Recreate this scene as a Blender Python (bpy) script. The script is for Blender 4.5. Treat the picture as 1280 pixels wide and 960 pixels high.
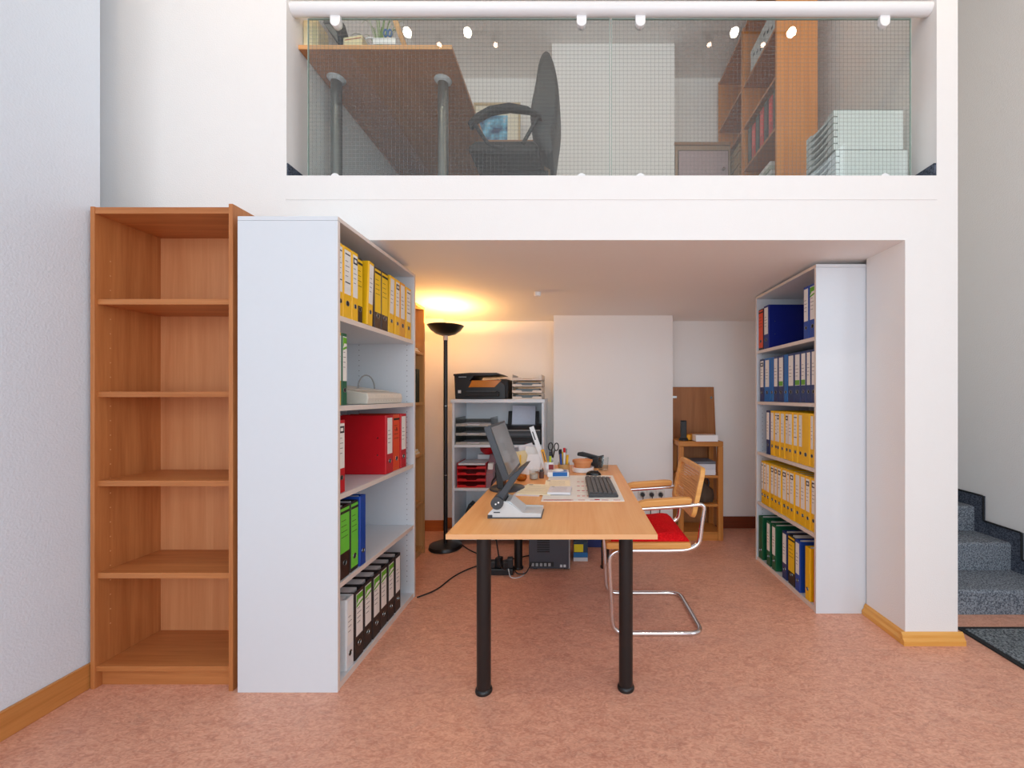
import bpy, bmesh, math, random
from mathutils import Matrix, Vector
random.seed(7)
R = math.radians
scn = bpy.context.scene
col = scn.collection
for o in list(bpy.data.objects): bpy.data.objects.remove(o)

# ------------------------------------------------------------------ camera, world, lights, exposure
cd = bpy.data.cameras.new('camera'); cam = bpy.data.objects.new('camera', cd); col.objects.link(cam)
cd.sensor_width = 36.0; cd.sensor_fit = 'HORIZONTAL'
cd.lens = 36.0*510/1280
cd.shift_x = -80/1280; cd.shift_y = 15/1280
cd.clip_start = 0.05
cam.location = (0, 0, 1.255); cam.rotation_euler = (R(90), 0, 0)
scn.camera = cam
scn.view_settings.view_transform = 'Standard'; scn.view_settings.look = 'None'
scn.view_settings.gamma = 1.0; scn.view_settings.use_curve_mapping = False
scn.view_settings.exposure = 0.0
scn.cycles.max_bounces = 16; scn.cycles.diffuse_bounces = 10; scn.cycles.glossy_bounces = 5; scn.cycles.transparent_max_bounces = 16
world = bpy.data.worlds.new('world'); scn.world = world; world.use_nodes = True
bg = world.node_tree.nodes['Background']; bg.inputs[0].default_value = (.80, .90, 1.0, 1); bg.inputs[1].default_value = 1.0

def area_light(name, loc, rot, sx, sy, energy, color):
    l = bpy.data.lights.new(name, 'AREA'); l.shape = 'RECTANGLE'; l.size = sx; l.size_y = sy
    l.energy = energy; l.color = color
    o = bpy.data.objects.new(name, l); col.objects.link(o); o.location = loc; o.rotation_euler = rot
    return o
# daylight through the tall shop window behind the photographer
area_light('window_daylight', (0.1, -3.25, 1.9), (R(90), 0, 0), 4.3, 3.4, 97, (.775, .905, 1.0))
# added daylight from an assumed, unseen side window to brighten the left corner
area_light('assumed_side_daylight', (2.86, -1.35, 2.25), (R(90), 0, R(90)), 2.6, 3.4, 40, (.775, .905, 1.0))

# ------------------------------------------------------------------ helpers
class MB:
    def __init__(s): s.v = []; s.f = []; s.m = Matrix.Identity(4)
    def add(s, vs, fs):
        b = len(s.v); s.v += [s.m @ Vector(p) for p in vs]; s.f += [tuple(b+i for i in f) for f in fs]; return s
    def box(s, x0, x1, y0, y1, z0, z1):
        return s.add([(x0,y0,z0),(x1,y0,z0),(x1,y1,z0),(x0,y1,z0),(x0,y0,z1),(x1,y0,z1),(x1,y1,z1),(x0,y1,z1)],
                     [(0,3,2,1),(4,5,6,7),(0,1,5,4),(1,2,6,5),(2,3,7,6),(3,0,4,7)])
    def prism(s, pts, axis, a, b):
        n = len(pts)
        def P(p, t):
            if axis == 'x': return (t, p[0], p[1])
            if axis == 'y': return (p[0], t, p[1])
            return (p[0], p[1], t)
        vs = [P(p, a) for p in pts]+[P(p, b) for p in pts]
        fs = [tuple(range(n)), tuple(reversed(range(n, 2*n)))]+[(i, i+n, (i+1) % n+n, (i+1) % n) for i in range(n)]
        return s.add(vs, fs)
    def lathe(s, prof, c=(0,0,0), n=24):
        vs = []; fs = []; k = len(prof)
        for i in range(n):
            a = 2*math.pi*i/n
            for r, z in prof: vs.append((c[0]+r*math.cos(a), c[1]+r*math.sin(a), c[2]+z))
        for i in range(n):
            j = (i+1) % n
            for q in range(k-1): fs.append((i*k+q, j*k+q, j*k+q+1, i*k+q+1))
        fs.append(tuple(i*k for i in reversed(range(n)))); fs.append(tuple(i*k+k-1 for i in range(n)))
        return s.add(vs, fs)
    def cyl(s, c, r, h, n=20, axis='z'):
        old = s.m.copy()
        rot = Matrix.Identity(4)
        if axis == 'x': rot = Matrix.Rotation(R(90), 4, 'Y')
        if axis == 'y': rot = Matrix.Rotation(R(-90), 4, 'X')
        s.m = old @ Matrix.Translation(c) @ rot
        s.lathe([(r, 0), (r, h)], n=n); s.m = old; return s
    def tube(s, pts, r, n=8, r1=None):
        P = [Vector(p) for p in pts]; vs = []; fs = []
        t0 = (P[1]-P[0]).normalized()
        up = Vector((0,0,1)) if abs(t0.z) < .9 else Vector((1,0,0))
        u = t0.cross(up).normalized(); prev = t0
        for i, p in enumerate(P):
            t = (P[min(i+1, len(P)-1)]-P[max(i-1, 0)]).normalized()
            q = prev.rotation_difference(t); u = (q @ u); u = (u-u.dot(t)*t).normalized(); w = t.cross(u); prev = t
            rr = r if r1 is None else r+(r1-r)*i/(len(P)-1)
            for k in range(n):
                a = 2*math.pi*k/n; vs.append(p+u*(rr*math.cos(a))+w*(rr*math.sin(a)))
        for i in range(len(P)-1):
            for k in range(n):
                fs.append((i*n+k, i*n+(k+1) % n, (i+1)*n+(k+1) % n, (i+1)*n+k))
        fs.append(tuple(reversed(range(n)))); fs.append(tuple((len(P)-1)*n+k for k in range(n)))
        return s.add(vs, fs)
    def torus(s, c, R0, r, axis='y', n=18, k=6):
        pts = []
        for i in range(n+1):
            a = 2*math.pi*i/n
            if axis == 'y': pts.append((c[0]+R0*math.cos(a), c[1], c[2]+R0*math.sin(a)))
            elif axis == 'x': pts.append((c[0], c[1]+R0*math.cos(a), c[2]+R0*math.sin(a)))
            else: pts.append((c[0]+R0*math.cos(a), c[1]+R0*math.sin(a), c[2]))
        return s.tube(pts, r, k)
    def mesh(s, name, smooth=False):
        me = bpy.data.meshes.new(name); me.from_pydata([tuple(p) for p in s.v], [], s.f)
        bm = bmesh.new(); bm.from_mesh(me); bmesh.ops.recalc_face_normals(bm, faces=bm.faces); bm.to_mesh(me); bm.free()
        if smooth:
            me.polygons.foreach_set('use_smooth', [True]*len(me.polygons))
            try: me.set_sharp_from_angle(angle=R(40))
            except Exception: pass
        me.update(); return me
    def build(s, name, mat, parent=None, bevel=0, smooth=False, world=False, seg=2):
        """world=True: coordinates given in world space, parent unrotated"""
        if world and parent is not None:
            off = Vector((0,0,0)); p = parent
            while p is not None: off += Vector(p.location); p = p.parent
            s.v = [p-off for p in s.v]
        o = bpy.data.objects.new(name, s.mesh(name, smooth)); col.objects.link(o)
        if mat is not None: o.data.materials.append(mat)
        o.parent = parent
        if bevel:
            m = o.modifiers.new('edge', 'BEVEL'); m.width = bevel; m.segments = seg; m.limit_method = 'ANGLE'; m.angle_limit = R(40)
        return o
def bx(*a): return MB().box(*a)
def arc(cx, cz, r, a0, a1, n=7):
    return [(cx+r*math.cos(R(a0+(a1-a0)*i/n)), cz+r*math.sin(R(a0+(a1-a0)*i/n))) for i in range(n+1)]
def tag(o, label, cat, group=None):
    o['label'] = label; o['category'] = cat
    if group: o['group'] = group
    return o
def thing(name, label, cat, loc=(0,0,0), rot=(0,0,0), group=None):
    o = bpy.data.objects.new(name, None); o.empty_display_size = .1; col.objects.link(o)
    o.location = loc; o.rotation_euler = rot
    return tag(o, label, cat, group)
def struct(name, mb, mat, parent=None, bevel=0):
    o = mb.build(name, mat, parent, bevel)
    o['kind'] = 'structure'
    return o
def copy_tree(o, parent=None):
    c = o.copy(); col.objects.link(c); c.parent = parent
    for ch in o.children: copy_tree(ch, c)
    return c
def fillet(pts, r, n=5):
    """polyline with rounded corners"""
    P = [Vector(p) for p in pts]; out = [P[0]]
    for i in range(1, len(P)-1):
        a = P[i-1]-P[i]; b = P[i+1]-P[i]; rr = min(r, a.length*.49, b.length*.49)
        A = P[i]+a.normalized()*rr; B = P[i]+b.normalized()*rr
        for k in range(n+1):
            t = k/n; out.append(A*(1-t)**2+P[i]*2*t*(1-t)+B*t*t)
    out.append(P[-1]); return out

# ------------------------------------------------------------------ materials
def srgb(r, g, b):
    f = lambda c: (c/12.92 if c <= .04045 else ((c+.055)/1.055)**2.4)
    return (f(r/255), f(g/255), f(b/255), 1)
def base(name):
    m = bpy.data.materials.new(name); m.use_nodes = True
    nt = m.node_tree; return m, nt, nt.nodes['Principled BSDF']
def setp(p, **k):
    for a, v in k.items():
        n = a.replace('_', ' ')
        if n in p.inputs: p.inputs[n].default_value = v
_plain = {}
def plain(r, g, b, rough=.5, metal=0, spec=.5, var=.05, scale=40):
    """flat coloured plastic, card or paint with a faint procedural mottling"""
    key = (r, g, b, rough, metal, spec)
    if key in _plain: return _plain[key]
    m, nt, p = base('paint_%d_%d_%d' % (r, g, b))
    c = srgb(r, g, b)
    setp(p, Roughness=rough, Metallic=metal)
    if 'Specular IOR Level' in p.inputs: p.inputs['Specular IOR Level'].default_value = spec
    tc = nt.nodes.new('ShaderNodeTexCoord'); no = nt.nodes.new('ShaderNodeTexNoise'); no.inputs['Scale'].default_value = scale
    nt.links.new(tc.outputs['Object'], no.inputs['Vector'])
    mx = nt.nodes.new('ShaderNodeMix'); mx.data_type = 'RGBA'
    mx.inputs[6].default_value = (c[0]*(1-var), c[1]*(1-var), c[2]*(1-var), 1)
    mx.inputs[7].default_value = (min(1, c[0]*(1+var)), min(1, c[1]*(1+var)), min(1, c[2]*(1+var)), 1)
    nt.links.new(no.outputs['Fac'], mx.inputs[0]); nt.links.new(mx.outputs[2], p.inputs['Base Color'])
    _plain[key] = m; return m
def wood(name, ca, cb, grain='z', rough=.42, fine=1.0, spec=.4):
    m, nt, p = base(name); setp(p, Roughness=rough)
    p.inputs['Specular IOR Level'].default_value = spec
    tc = nt.nodes.new('ShaderNodeTexCoord'); mp = nt.nodes.new('ShaderNodeMapping')
    s = {'x': (1.2, 26, 26), 'y': (26, 1.2, 26), 'z': (26, 26, 1.2)}[grain]
    mp.inputs['Scale'].default_value = tuple(q*fine for q in s)
    nt.links.new(tc.outputs['Object'], mp.inputs['Vector'])
    n1 = nt.nodes.new('ShaderNodeTexNoise'); n1.inputs['Scale'].default_value = 1.0; n1.inputs['Detail'].default_value = 6; n1.inputs['Distortion'].default_value = .6
    n2 = nt.nodes.new('ShaderNodeTexNoise'); n2.inputs['Scale'].default_value = 6.0; n2.inputs['Detail'].default_value = 3
    nt.links.new(mp.outputs[0], n1.inputs['Vector']); nt.links.new(mp.outputs[0], n2.inputs['Vector'])
    ad = nt.nodes.new('ShaderNodeMath'); ad.operation = 'MULTIPLY_ADD'; ad.inputs[1].default_value = .35
    nt.links.new(n2.outputs['Fac'], ad.inputs[0]); nt.links.new(n1.outputs['Fac'], ad.inputs[2])
    cr = nt.nodes.new('ShaderNodeValToRGB'); cr.color_ramp.elements[0].position = .45; cr.color_ramp.elements[1].position = .9
    cr.color_ramp.elements[0].color = srgb(*ca); cr.color_ramp.elements[1].color = srgb(*cb)
    nt.links.new(ad.outputs[0], cr.inputs[0]); nt.links.new(cr.outputs[0], p.inputs['Base Color'])
    return m
def plaster(name, c, scale=170, strength=.22, rough=.85):
    m, nt, p = base(name); setp(p, Roughness=rough); p.inputs['Specular IOR Level'].default_value = .2
    cc = srgb(*c)
    tc = nt.nodes.new('ShaderNodeTexCoord')
    n1 = nt.nodes.new('ShaderNodeTexNoise'); n1.inputs['Scale'].default_value = scale; n1.inputs['Detail'].default_value = 4
    n2 = nt.nodes.new('ShaderNodeTexNoise'); n2.inputs['Scale'].default_value = 2.5
    for n in (n1, n2): nt.links.new(tc.outputs['Object'], n.inputs['Vector'])
    bp = nt.nodes.new('ShaderNodeBump'); bp.inputs['Strength'].default_value = strength; bp.inputs['Distance'].default_value = .004
    nt.links.new(n1.outputs['Fac'], bp.inputs['Height']); nt.links.new(bp.outputs[0], p.inputs['Normal'])
    mx = nt.nodes.new('ShaderNodeMix'); mx.data_type = 'RGBA'
    mx.inputs[6].default_value = tuple(q*.985 for q in cc[:3])+(1,); mx.inputs[7].default_value = cc
    nt.links.new(n2.outputs['Fac'], mx.inputs[0]); nt.links.new(mx.outputs[2], p.inputs['Base Color'])
    return m
def linoleum():
    m, nt, p = base('linoleum_marbled'); setp(p, Roughness=.38); p.inputs['Specular IOR Level'].default_value = .35
    tc = nt.nodes.new('ShaderNodeTexCoord'); mp = nt.nodes.new('ShaderNodeMapping')
    mp.inputs['Rotation'].default_value = (0, 0, R(12)); mp.inputs['Scale'].default_value = (1.0, 2.0, 1)
    nt.links.new(tc.outputs['Object'], mp.inputs['Vector'])
    n1 = nt.nodes.new('ShaderNodeTexNoise'); n1.inputs['Scale'].default_value = 9; n1.inputs['Detail'].default_value = 9; n1.inputs['Roughness'].default_value = .68; n1.inputs['Distortion'].default_value = 1.5
    n2 = nt.nodes.new('ShaderNodeTexNoise'); n2.inputs['Scale'].default_value = 30; n2.inputs['Detail'].default_value = 6; n2.inputs['Distortion'].default_value = 2.2
    n3 = nt.nodes.new('ShaderNodeTexNoise'); n3.inputs['Scale'].default_value = 1.1; n3.inputs['Detail'].default_value = 2
    for n in (n1, n2, n3): nt.links.new(mp.outputs[0], n.inputs['Vector'])
    r1 = nt.nodes.new('ShaderNodeValToRGB'); e = r1.color_ramp.elements
    e[0].position = .30; e[0].color = srgb(196, 134, 110); e[1].position = .72; e[1].color = srgb(242, 184, 154)
    k = r1.color_ramp.elements.new(.52); k.color = srgb(226, 158, 128)
    nt.links.new(n1.outputs['Fac'], r1.inputs[0])
    r2 = nt.nodes.new('ShaderNodeValToRGB'); r2.color_ramp.elements[0].position = .36; r2.color_ramp.elements[1].position = .66
    r2.color_ramp.elements[0].color = srgb(186, 126, 108); r2.color_ramp.elements[1].color = srgb(244, 200, 174)
    nt.links.new(n2.outputs['Fac'], r2.inputs[0])
    mx = nt.nodes.new('ShaderNodeMix'); mx.data_type = 'RGBA'; mx.inputs[0].default_value = .45
    nt.links.new(r1.outputs[0], mx.inputs[6]); nt.links.new(r2.outputs[0], mx.inputs[7])
    # grey-violet drifts
    m2 = nt.nodes.new('ShaderNodeMix'); m2.data_type = 'RGBA'
    r3 = nt.nodes.new('ShaderNodeValToRGB'); r3.color_ramp.elements[0].position = .5; r3.color_ramp.elements[1].position = .75
    r3.color_ramp.elements[0].color = (0,0,0,1); r3.color_ramp.elements[1].color = (.35,.35,.35,1)
    nt.links.new(n3.outputs['Fac'], r3.inputs[0]); nt.links.new(r3.outputs[0], m2.inputs[0])
    nt.links.new(mx.outputs[2], m2.inputs[6]); m2.inputs[7].default_value = srgb(196, 148, 134)
    n4 = nt.nodes.new('ShaderNodeTexNoise'); n4.inputs['Scale'].default_value = 22; n4.inputs['Detail'].default_value = 3; n4.inputs['Distortion'].default_value = 3.0
    nt.links.new(mp.outputs[0], n4.inputs['Vector'])
    r4 = nt.nodes.new('ShaderNodeValToRGB'); e4 = r4.color_ramp.elements
    e4[0].position = .47; e4[0].color = (0, 0, 0, 1); e4[1].position = .53; e4[1].color = (0, 0, 0, 1)
    k4 = e4.new(.50); k4.color = (.30, .30, .30, 1)
    nt.links.new(n4.outputs['Fac'], r4.inputs[0])
    m3 = nt.nodes.new('ShaderNodeMix'); m3.data_type = 'RGBA'; m3.inputs[7].default_value = srgb(232, 200, 178)
    nt.links.new(r4.outputs[0], m3.inputs[0]); nt.links.new(m2.outputs[2], m3.inputs[6])
    nt.links.new(m3.outputs[2], p.inputs['Base Color'])
    rr = nt.nodes.new('ShaderNodeMapRange'); rr.inputs[3].default_value = .32; rr.inputs[4].default_value = .5
    nt.links.new(n2.outputs['Fac'], rr.inputs[0]); nt.links.new(rr.outputs[0], p.inputs['Roughness'])
    return m
def carpet(name, ca, cb):
    m, nt, p = base(name); setp(p, Roughness=.95); p.inputs['Specular IOR Level'].default_value = .1
    tc = nt.nodes.new('ShaderNodeTexCoord'); n1 = nt.nodes.new('ShaderNodeTexNoise'); n1.inputs['Scale'].default_value = 130; n1.inputs['Detail'].default_value = 3
    nt.links.new(tc.outputs['Object'], n1.inputs['Vector'])
    cr = nt.nodes.new('ShaderNodeValToRGB'); cr.color_ramp.elements[0].position = .38; cr.color_ramp.elements[1].position = .62
    cr.color_ramp.elements[0].color = srgb(*ca); cr.color_ramp.elements[1].color = srgb(*cb)
    nt.links.new(n1.outputs['Fac'], cr.inputs[0]); nt.links.new(cr.outputs[0], p.inputs['Base Color'])
    bp = nt.nodes.new('ShaderNodeBump'); bp.inputs['Strength'].default_value = .6; bp.inputs['Distance'].default_value = .004
    nt.links.new(n1.outputs['Fac'], bp.inputs['Height']); nt.links.new(bp.outputs[0], p.inputs['Normal'])
    return m
def glass_sheet(name, tint, refl_ior=1.5, rough=.0):
    m = bpy.data.materials.new(name); m.use_nodes = True; nt = m.node_tree
    for n in list(nt.nodes): nt.nodes.remove(n)
    out = nt.nodes.new('ShaderNodeOutputMaterial'); tr = nt.nodes.new('ShaderNodeBsdfTransparent'); gl = nt.nodes.new('ShaderNodeBsdfGlossy')
    tr.inputs[0].default_value = tint; gl.inputs['Roughness'].default_value = rough
    lw = nt.nodes.new('ShaderNodeLayerWeight'); lw.inputs[0].default_value = .5
    pw = nt.nodes.new('ShaderNodeMath'); pw.operation = 'POWER'; pw.inputs[1].default_value = 5
    r0 = ((refl_ior-1)/(refl_ior+1))**2
    ma = nt.nodes.new('ShaderNodeMath'); ma.operation = 'MULTIPLY_ADD'; ma.inputs[1].default_value = 1-r0; ma.inputs[2].default_value = r0
    nt.links.new(lw.outputs['Facing'], pw.inputs[0]); nt.links.new(pw.outputs[0], ma.inputs[0])
    mx = nt.nodes.new('ShaderNodeMixShader')
    nt.links.new(ma.outputs[0], mx.inputs[0]); nt.links.new(tr.outputs[0], mx.inputs[1]); nt.links.new(gl.outputs[0], mx.inputs[2])
    nt.links.new(mx.outputs[0], out.inputs[0]); return m
def emit(name, c, s):
    m, nt, p = base(name); setp(p, Base_Color=c)
    p.inputs['Emission Color'].default_value = c; p.inputs['Emission Strength'].default_value = s
    return m

M_wall = plaster('wallpaper_white', (240, 238, 235))
M_wall_left = plaster('wallpaper_left', (226, 236, 246), 120, .45)
M_wall_stair = plaster('wallpaper_stair', (240, 240, 238), 110, .5)
M_ceil = plaster('ceiling_paint', (238, 234, 230), 60, .12)
M_floor = linoleum()
M_brown = wood('beech_brown_vertical', (170, 102, 54), (198, 130, 76), 'z')
M_brown_h = wood('beech_brown_horizontal', (170, 102, 54), (198, 130, 76), 'x')
M_brown_back = wood('beech_back_panel', (196, 126, 80), (214, 148, 100), 'z', .5, .7)
M_desk = wood('beech_desk', (236, 164, 98), (246, 186, 122), 'y', .4, .8)
M_desk_edge = wood('beech_desk_edge', (226, 168, 116), (238, 184, 132), 'x', .5)
M_beech = wood('beech_light', (214, 148, 76), (232, 174, 100), 'x', .4)
M_beech_v = wood('beech_light_vertical', (188, 142, 88), (208, 164, 110), 'z', .42)
M_rattan = wood('cane', (200, 140, 84), (226, 172, 114), 'y', .5, 3)
M_orange = wood('orange_veneer', (198, 122, 52), (214, 142, 70), 'z', .4)
M_skirt_pine = wood('pine_skirting', (218, 152, 66), (236, 178, 96), 'x', .35)
M_skirt_beech = wood('beech_skirting', (188, 124, 62), (210, 146, 82), 'y', .4)
M_skirt_dark = wood('mahogany_skirting', (104, 48, 28), (130, 62, 38), 'x', .35)
M_white = plain(219, 224, 229, .35, var=.01)
M_white_edge = plain(226, 214, 204, .4, var=.02)
M_gloss_white = plain(240, 240, 240, .25, var=.01)
M_hole_black = plain(14, 13, 13, .8)
M_hole = plain(96, 90, 86, .7)
M_chrome = plain(225, 225, 228, .08, 1.0, .5, .02)
M_steel = plain(170, 170, 168, .25, 1.0, .5, .03)
M_black_metal = plain(24, 23, 24, .32)
M_black = plain(28, 28, 30, .4)
M_black_soft = plain(34, 34, 36, .7)
M_dark = plain(58, 62, 68, .45)
M_dkgrey = plain(70, 74, 80, .5)
M_grey = plain(150, 152, 152, .5)
M_ltgrey = plain(205, 208, 210, .4)
M_paper = plain(238, 236, 230, .8, spec=.1)
M_paper_grey = plain(222, 224, 226, .8, spec=.1)
M_cream = plain(232, 218, 176, .6)
M_red = plain(200, 24, 34, .4)
M_cushion = carpet('red_felt', (206, 12, 22), (226, 30, 36))
M_carpet = carpet('stair_carpet', (84, 90, 100), (150, 158, 166))
M_carpet_dark = carpet('skirting_carpet', (58, 64, 76), (98, 106, 120))
M_carpet_mezz = carpet('mezzanine_carpet', (60, 62, 70), (96, 98, 106))
M_rubber = plain(26, 27, 30, .8)
M_glass = glass_sheet('railing_glass', (.965, .985, .972, 1), 1.66)
M_clear = glass_sheet('tumbler_glass', (.95, .97, .97, 1), 1.45)
M_smoke = glass_sheet('smoked_plastic', (.62, .60, .57, 1), 1.5, .15)
M_bulb = emit('halogen_bulb', (1, .78, .52, 1), 90); M_bulb_dim = emit('halogen_bulb_dim', (1, .62, .45, 1), 30)

# ------------------------------------------------------------------ the setting
FY = 2.07                       # face of the mezzanine front
FZ = 2.372                      # mezzanine floor level
HZ = 4.45                       # ceiling
struct('floor', bx(-3.3, 4.2, -3.4, 4.2, -.1, 0), M_floor)
struct('wall_left', MB().prism([(-3.3, -3.4), (-2.1, -3.4), (-2.1, 1.80), (-2.42, FY), (-3.3, FY)], 'z', 0, HZ), M_wall_left)
w = MB()
w.box(-3.3, -1.445, FY, FY+.22, 0, 2.046)
w.box(-3.3, -1.469, FY, FY+.22, 2.046, HZ)
w.box(1.67, 1.937, FY, 2.345, 0, 2.046)                       # pillar under the slab
w.box(1.83, 1.937, FY, 2.345, 2.046, HZ)
struct('wall_front', w, M_wall)
w = MB(); w.prism([(FY, 2.046), (2.29, 2.0427), (2.29, FZ-.012), (FY, FZ-.012)], 'x', -1.469, 1.83)
w.prism([(2.29, 2.0427), (2.7, 2.0375), (3.0, 2.0325), (3.15, 2.028), (3.3, 2.0195), (3.5, 2.004), (3.7, 1.985), (3.88, 1.966), (4.2, 1.93), (4.2, FZ-.012), (2.29, FZ-.012)], 'x', -1.63, 1.935)
w.box(-1.469, 1.83, FY-.003, FY+.03, 2.25, FZ)
_s = struct('floor_mezzanine', w, M_wall)
_s.data.polygons.foreach_set('use_smooth', [True]*len(_s.data.polygons)); _s.data.set_sharp_from_angle(angle=R(20))
struct('floor_mezzanine_carpet', bx(-1.475, 1.83, FY+.03, 4.1, FZ-.012, FZ-.002), M_carpet_mezz)
struct('wall_recess_side', bx(-1.63, -1.5, 2.29, 3.88, 0, 1.99), M_wall)
struct('wall_mezzanine_left', bx(-1.63, -1.475, 2.29, 4.1, FZ, HZ), M_wall)
struct('wall_stair_side', bx(1.80, 1.937, 2.345, 3.88, 0, 2.0), M_wall)
struct('wall_mezzanine_right', bx(1.83, 1.937, 2.345, 4.1, FZ, HZ), M_wall)
struct('wall_back', bx(-1.63, 4.2, 3.88, 4.2, 0, 1.97), M_wall)
struct('wall_pier', bx(-.203, .878, 3.70, 3.88, 0, 2.0), M_wall)
struct('wall_pier_corner', bx(-1.5, -1.237, 3.80, 3.88, 0, 1.975), M_wall)
struct('wall_back_upper', bx(-1.63, 4.2, 4.1, 4.3, 1.97, HZ), M_wall)
struct('wall_pier_upper', bx(-.218, .895, 3.70, 4.1, FZ, HZ), M_wall)
w = MB(); w.box(2.8, 3.0, 0, 4.2, 0, HZ); w.box(2.8, 3.0, -3.4, -2.7, 0, HZ); w.box(2.8, 3.0, -2.7, 0, 0, .5); w.box(2.8, 3.0, -2.7, 0, 4.0, HZ)
struct('wall_right', w, M_wall_stair)
w = MB()
for y in (-2.7, -1.38, -.06): w.box(2.92, 2.98, y, y+.06, .5, 4.0)
for z in (.5, 2.8, 3.94): w.box(2.92, 2.98, -2.7, 0, z, z+.06)
struct('assumed_side_window', w, M_gloss_white)  # frame of the assumed side window, added along with its light
struct('ceiling', bx(-3.3, 4.2, -3.6, 4.3, HZ, HZ+.15), M_ceil)
w = MB(); w.box(-3.3, 3.0, -3.6, -3.4, 0, .2); w.box(-3.3, 3.0, -3.6, -3.4, 3.6, HZ)
w.box(-3.3, -2.05, -3.6, -3.4, .2, 3.6); w.box(2.25, 3.0, -3.6, -3.4, .2, 3.6)
struct('wall_window', w, M_wall)
w = MB()
for x in (-2.05, -.65, .75, 2.19): w.box(x, x+.06, -3.52, -3.46, .2, 3.6)
for z in (.2, 2.5, 3.54): w.box(-2.05, 2.25, -3.52, -3.46, z, z+.06)
struct('window_1', w, M_gloss_white)

# skirtings
struct('baseboard_left', bx(-2.1, -2.084, -3.4, 1.80, 0, .106), M_skirt_beech, bevel=.003)
prof = [(0, 0), (.024, 0), (.024, .022), (.014, .034), (.012, .048), (.004, .06), (0, .06)]
w = MB(); w.prism([(FY-a, b) for a, b in prof], 'x', 1.646, 1.958)
struct('baseboard_pillar', w, M_skirt_pine)
w = MB(); w.prism([(1.67-a, b) for a, b in prof], 'y', FY, 2.35)
struct('baseboard_pillar_side', w, wood('pine_skirting_y', (218, 152, 66), (236, 178, 96), 'y', .35))
struct('baseboard_back', bx(.878, 1.80, 3.866, 3.88, 0, .112), M_skirt_dark, bevel=.003)
struct('baseboard_pier', bx(-.203, .878, 3.686, 3.70, 0, .112), M_skirt_dark, bevel=.003)
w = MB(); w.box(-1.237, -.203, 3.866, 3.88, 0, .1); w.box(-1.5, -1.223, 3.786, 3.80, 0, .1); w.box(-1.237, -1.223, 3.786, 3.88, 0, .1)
struct('baseboard_back_left', w, wood('lit_skirting', (176, 96, 46), (196, 116, 60), 'x', .35), bevel=.003)  # brighter copy of the dark skirting, lamplight put into its colour
struct('baseboard_mezzanine_left', bx(-1.475, -1.463, FY+.002, 4.1, FZ-.005, FZ+.066), M_carpet_dark)
struct('baseboard_mezzanine_right', bx(1.818, 1.83, FY+.002, 4.1, FZ-.005, FZ+.066), M_carpet_dark)

# ------------------------------------------------------------------ staircase and mat
st = thing('carpeted_staircase', 'grey-blue carpeted stairs climbing between the pillar and the grey wall', 'staircase', (2.37, 2.336, 0))
ys = [2.336, 2.61, 2.85, 3.10, 3.36, 3.62]; zs = [.14, .313, .485, .66, .835, 1.01]
for i, (y, z) in enumerate(zip(ys, zs)):
    y1 = ys[i+1] if i+1 < len(ys) else 3.86
    b = MB(); b.prism([(y+.006, 0), (y+.003, z-.03), (y+.001, z-.018), (y+.005, z-.006), (y+.016, z), (y1+.008, z), (y1+.008, 0)], 'x', 1.94, 2.786)
    b.build('step', M_carpet, st, world=True)
pr = []
for i, (y, z) in enumerate(zip(ys, zs)):
    if i == 0: pr += [(y-.06, 0), (y-.06, z+.09)]
    else: pr += [(y-.06, zs[i-1]+.09), (y-.06, z+.085)]
pr += [(3.87, zs[-1]+.09), (3.87, 0)]
MB().prism(pr, 'x', 2.788, 2.799).build('carpet_skirting', M_carpet_dark, st, world=True)
top = [(2.786, a, b) for a, b in pr[1:-1]]
MB().tube(fillet(top, .012, 3), .006, 6).build('skirting_edge', M_rubber, st, smooth=True, world=True)

mt = thing('door_mat', 'grey ribbed entrance mat with black rubber border on the floor before the stairs', 'mat', (2.6, 1.6, 0))
bx(2.05, 2.79, .95, 2.207, .001, .008).build('rubber_border', M_rubber, mt, bevel=.003, world=True)
bx(2.078, 2.762, .978, 2.179, .008, .012).build('pile', carpet('mat_pile', (66, 72, 78), (140, 148, 152)), mt, world=True)

# ------------------------------------------------------------------ shelving
def pin_holes(xs, y_list, z0, z1, axis, step=.032, r=.0028):
    b = MB(); n = int((z1-z0)/step)
    for x in xs:
        for y in y_list:
            for i in range(n):
                b.cyl((x, y, z0+i*step), r, .0006, 6, axis)
    return b
# tall empty brown bookcase against the front wall
bw = thing('empty_bookcase', 'tall empty brown beech bookcase with five bays standing by the corner wall', 'bookcase', (-1.768, 1.89, 0), (0, 0, 0))
BX0, BX1, BY0, BY1, BT = -2.078, -1.458, 1.745, 2.03, .018
BH = 2.066
bx(BX0, BX0+BT, BY0, BY1, 0, BH).build('side_panel', M_brown, bw, .0015, world=True)
bx(BX1-BT, BX1, BY0-.012, BY1, 0, BH+.006).build('side_panel', M_brown, bw, .0015, world=True)
bx(BX0+BT, BX1-BT, BY1-.006, BY1, .06, BH).build('back_panel', M_brown_back, bw, world=True)
bx(BX0+BT, BX1-BT, BY0+.002, BY1-.006, BH-.03, BH-.002).build('top_board', M_brown_h, bw, .0015, world=True)
for yy in (373.5, 489.5, 601, 716.5):
    z = 1.255-(yy-495)/510*1.755
    bx(BX0+BT, BX1-BT, BY0+.012, BY1-.006, z-.024, z).build('shelf', M_brown_h, bw, .0015, world=True)
bx(BX0+BT, BX1-BT, BY0+.006, BY1-.006, .072, .094).build('bottom_board', M_brown_h, bw, .0015, world=True)
bx(BX0+BT, BX1-BT, BY0+.03, BY0+.046, 0, .072).build('plinth', M_brown_h, bw, world=True)
pin_holes([BX0+BT], [BY0+.06], .25, BH-.1, 'x', .064, .003).build('pin_holes', plain(214, 160, 110, .5), bw, world=True)['kind'] = 'stuff'
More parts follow.
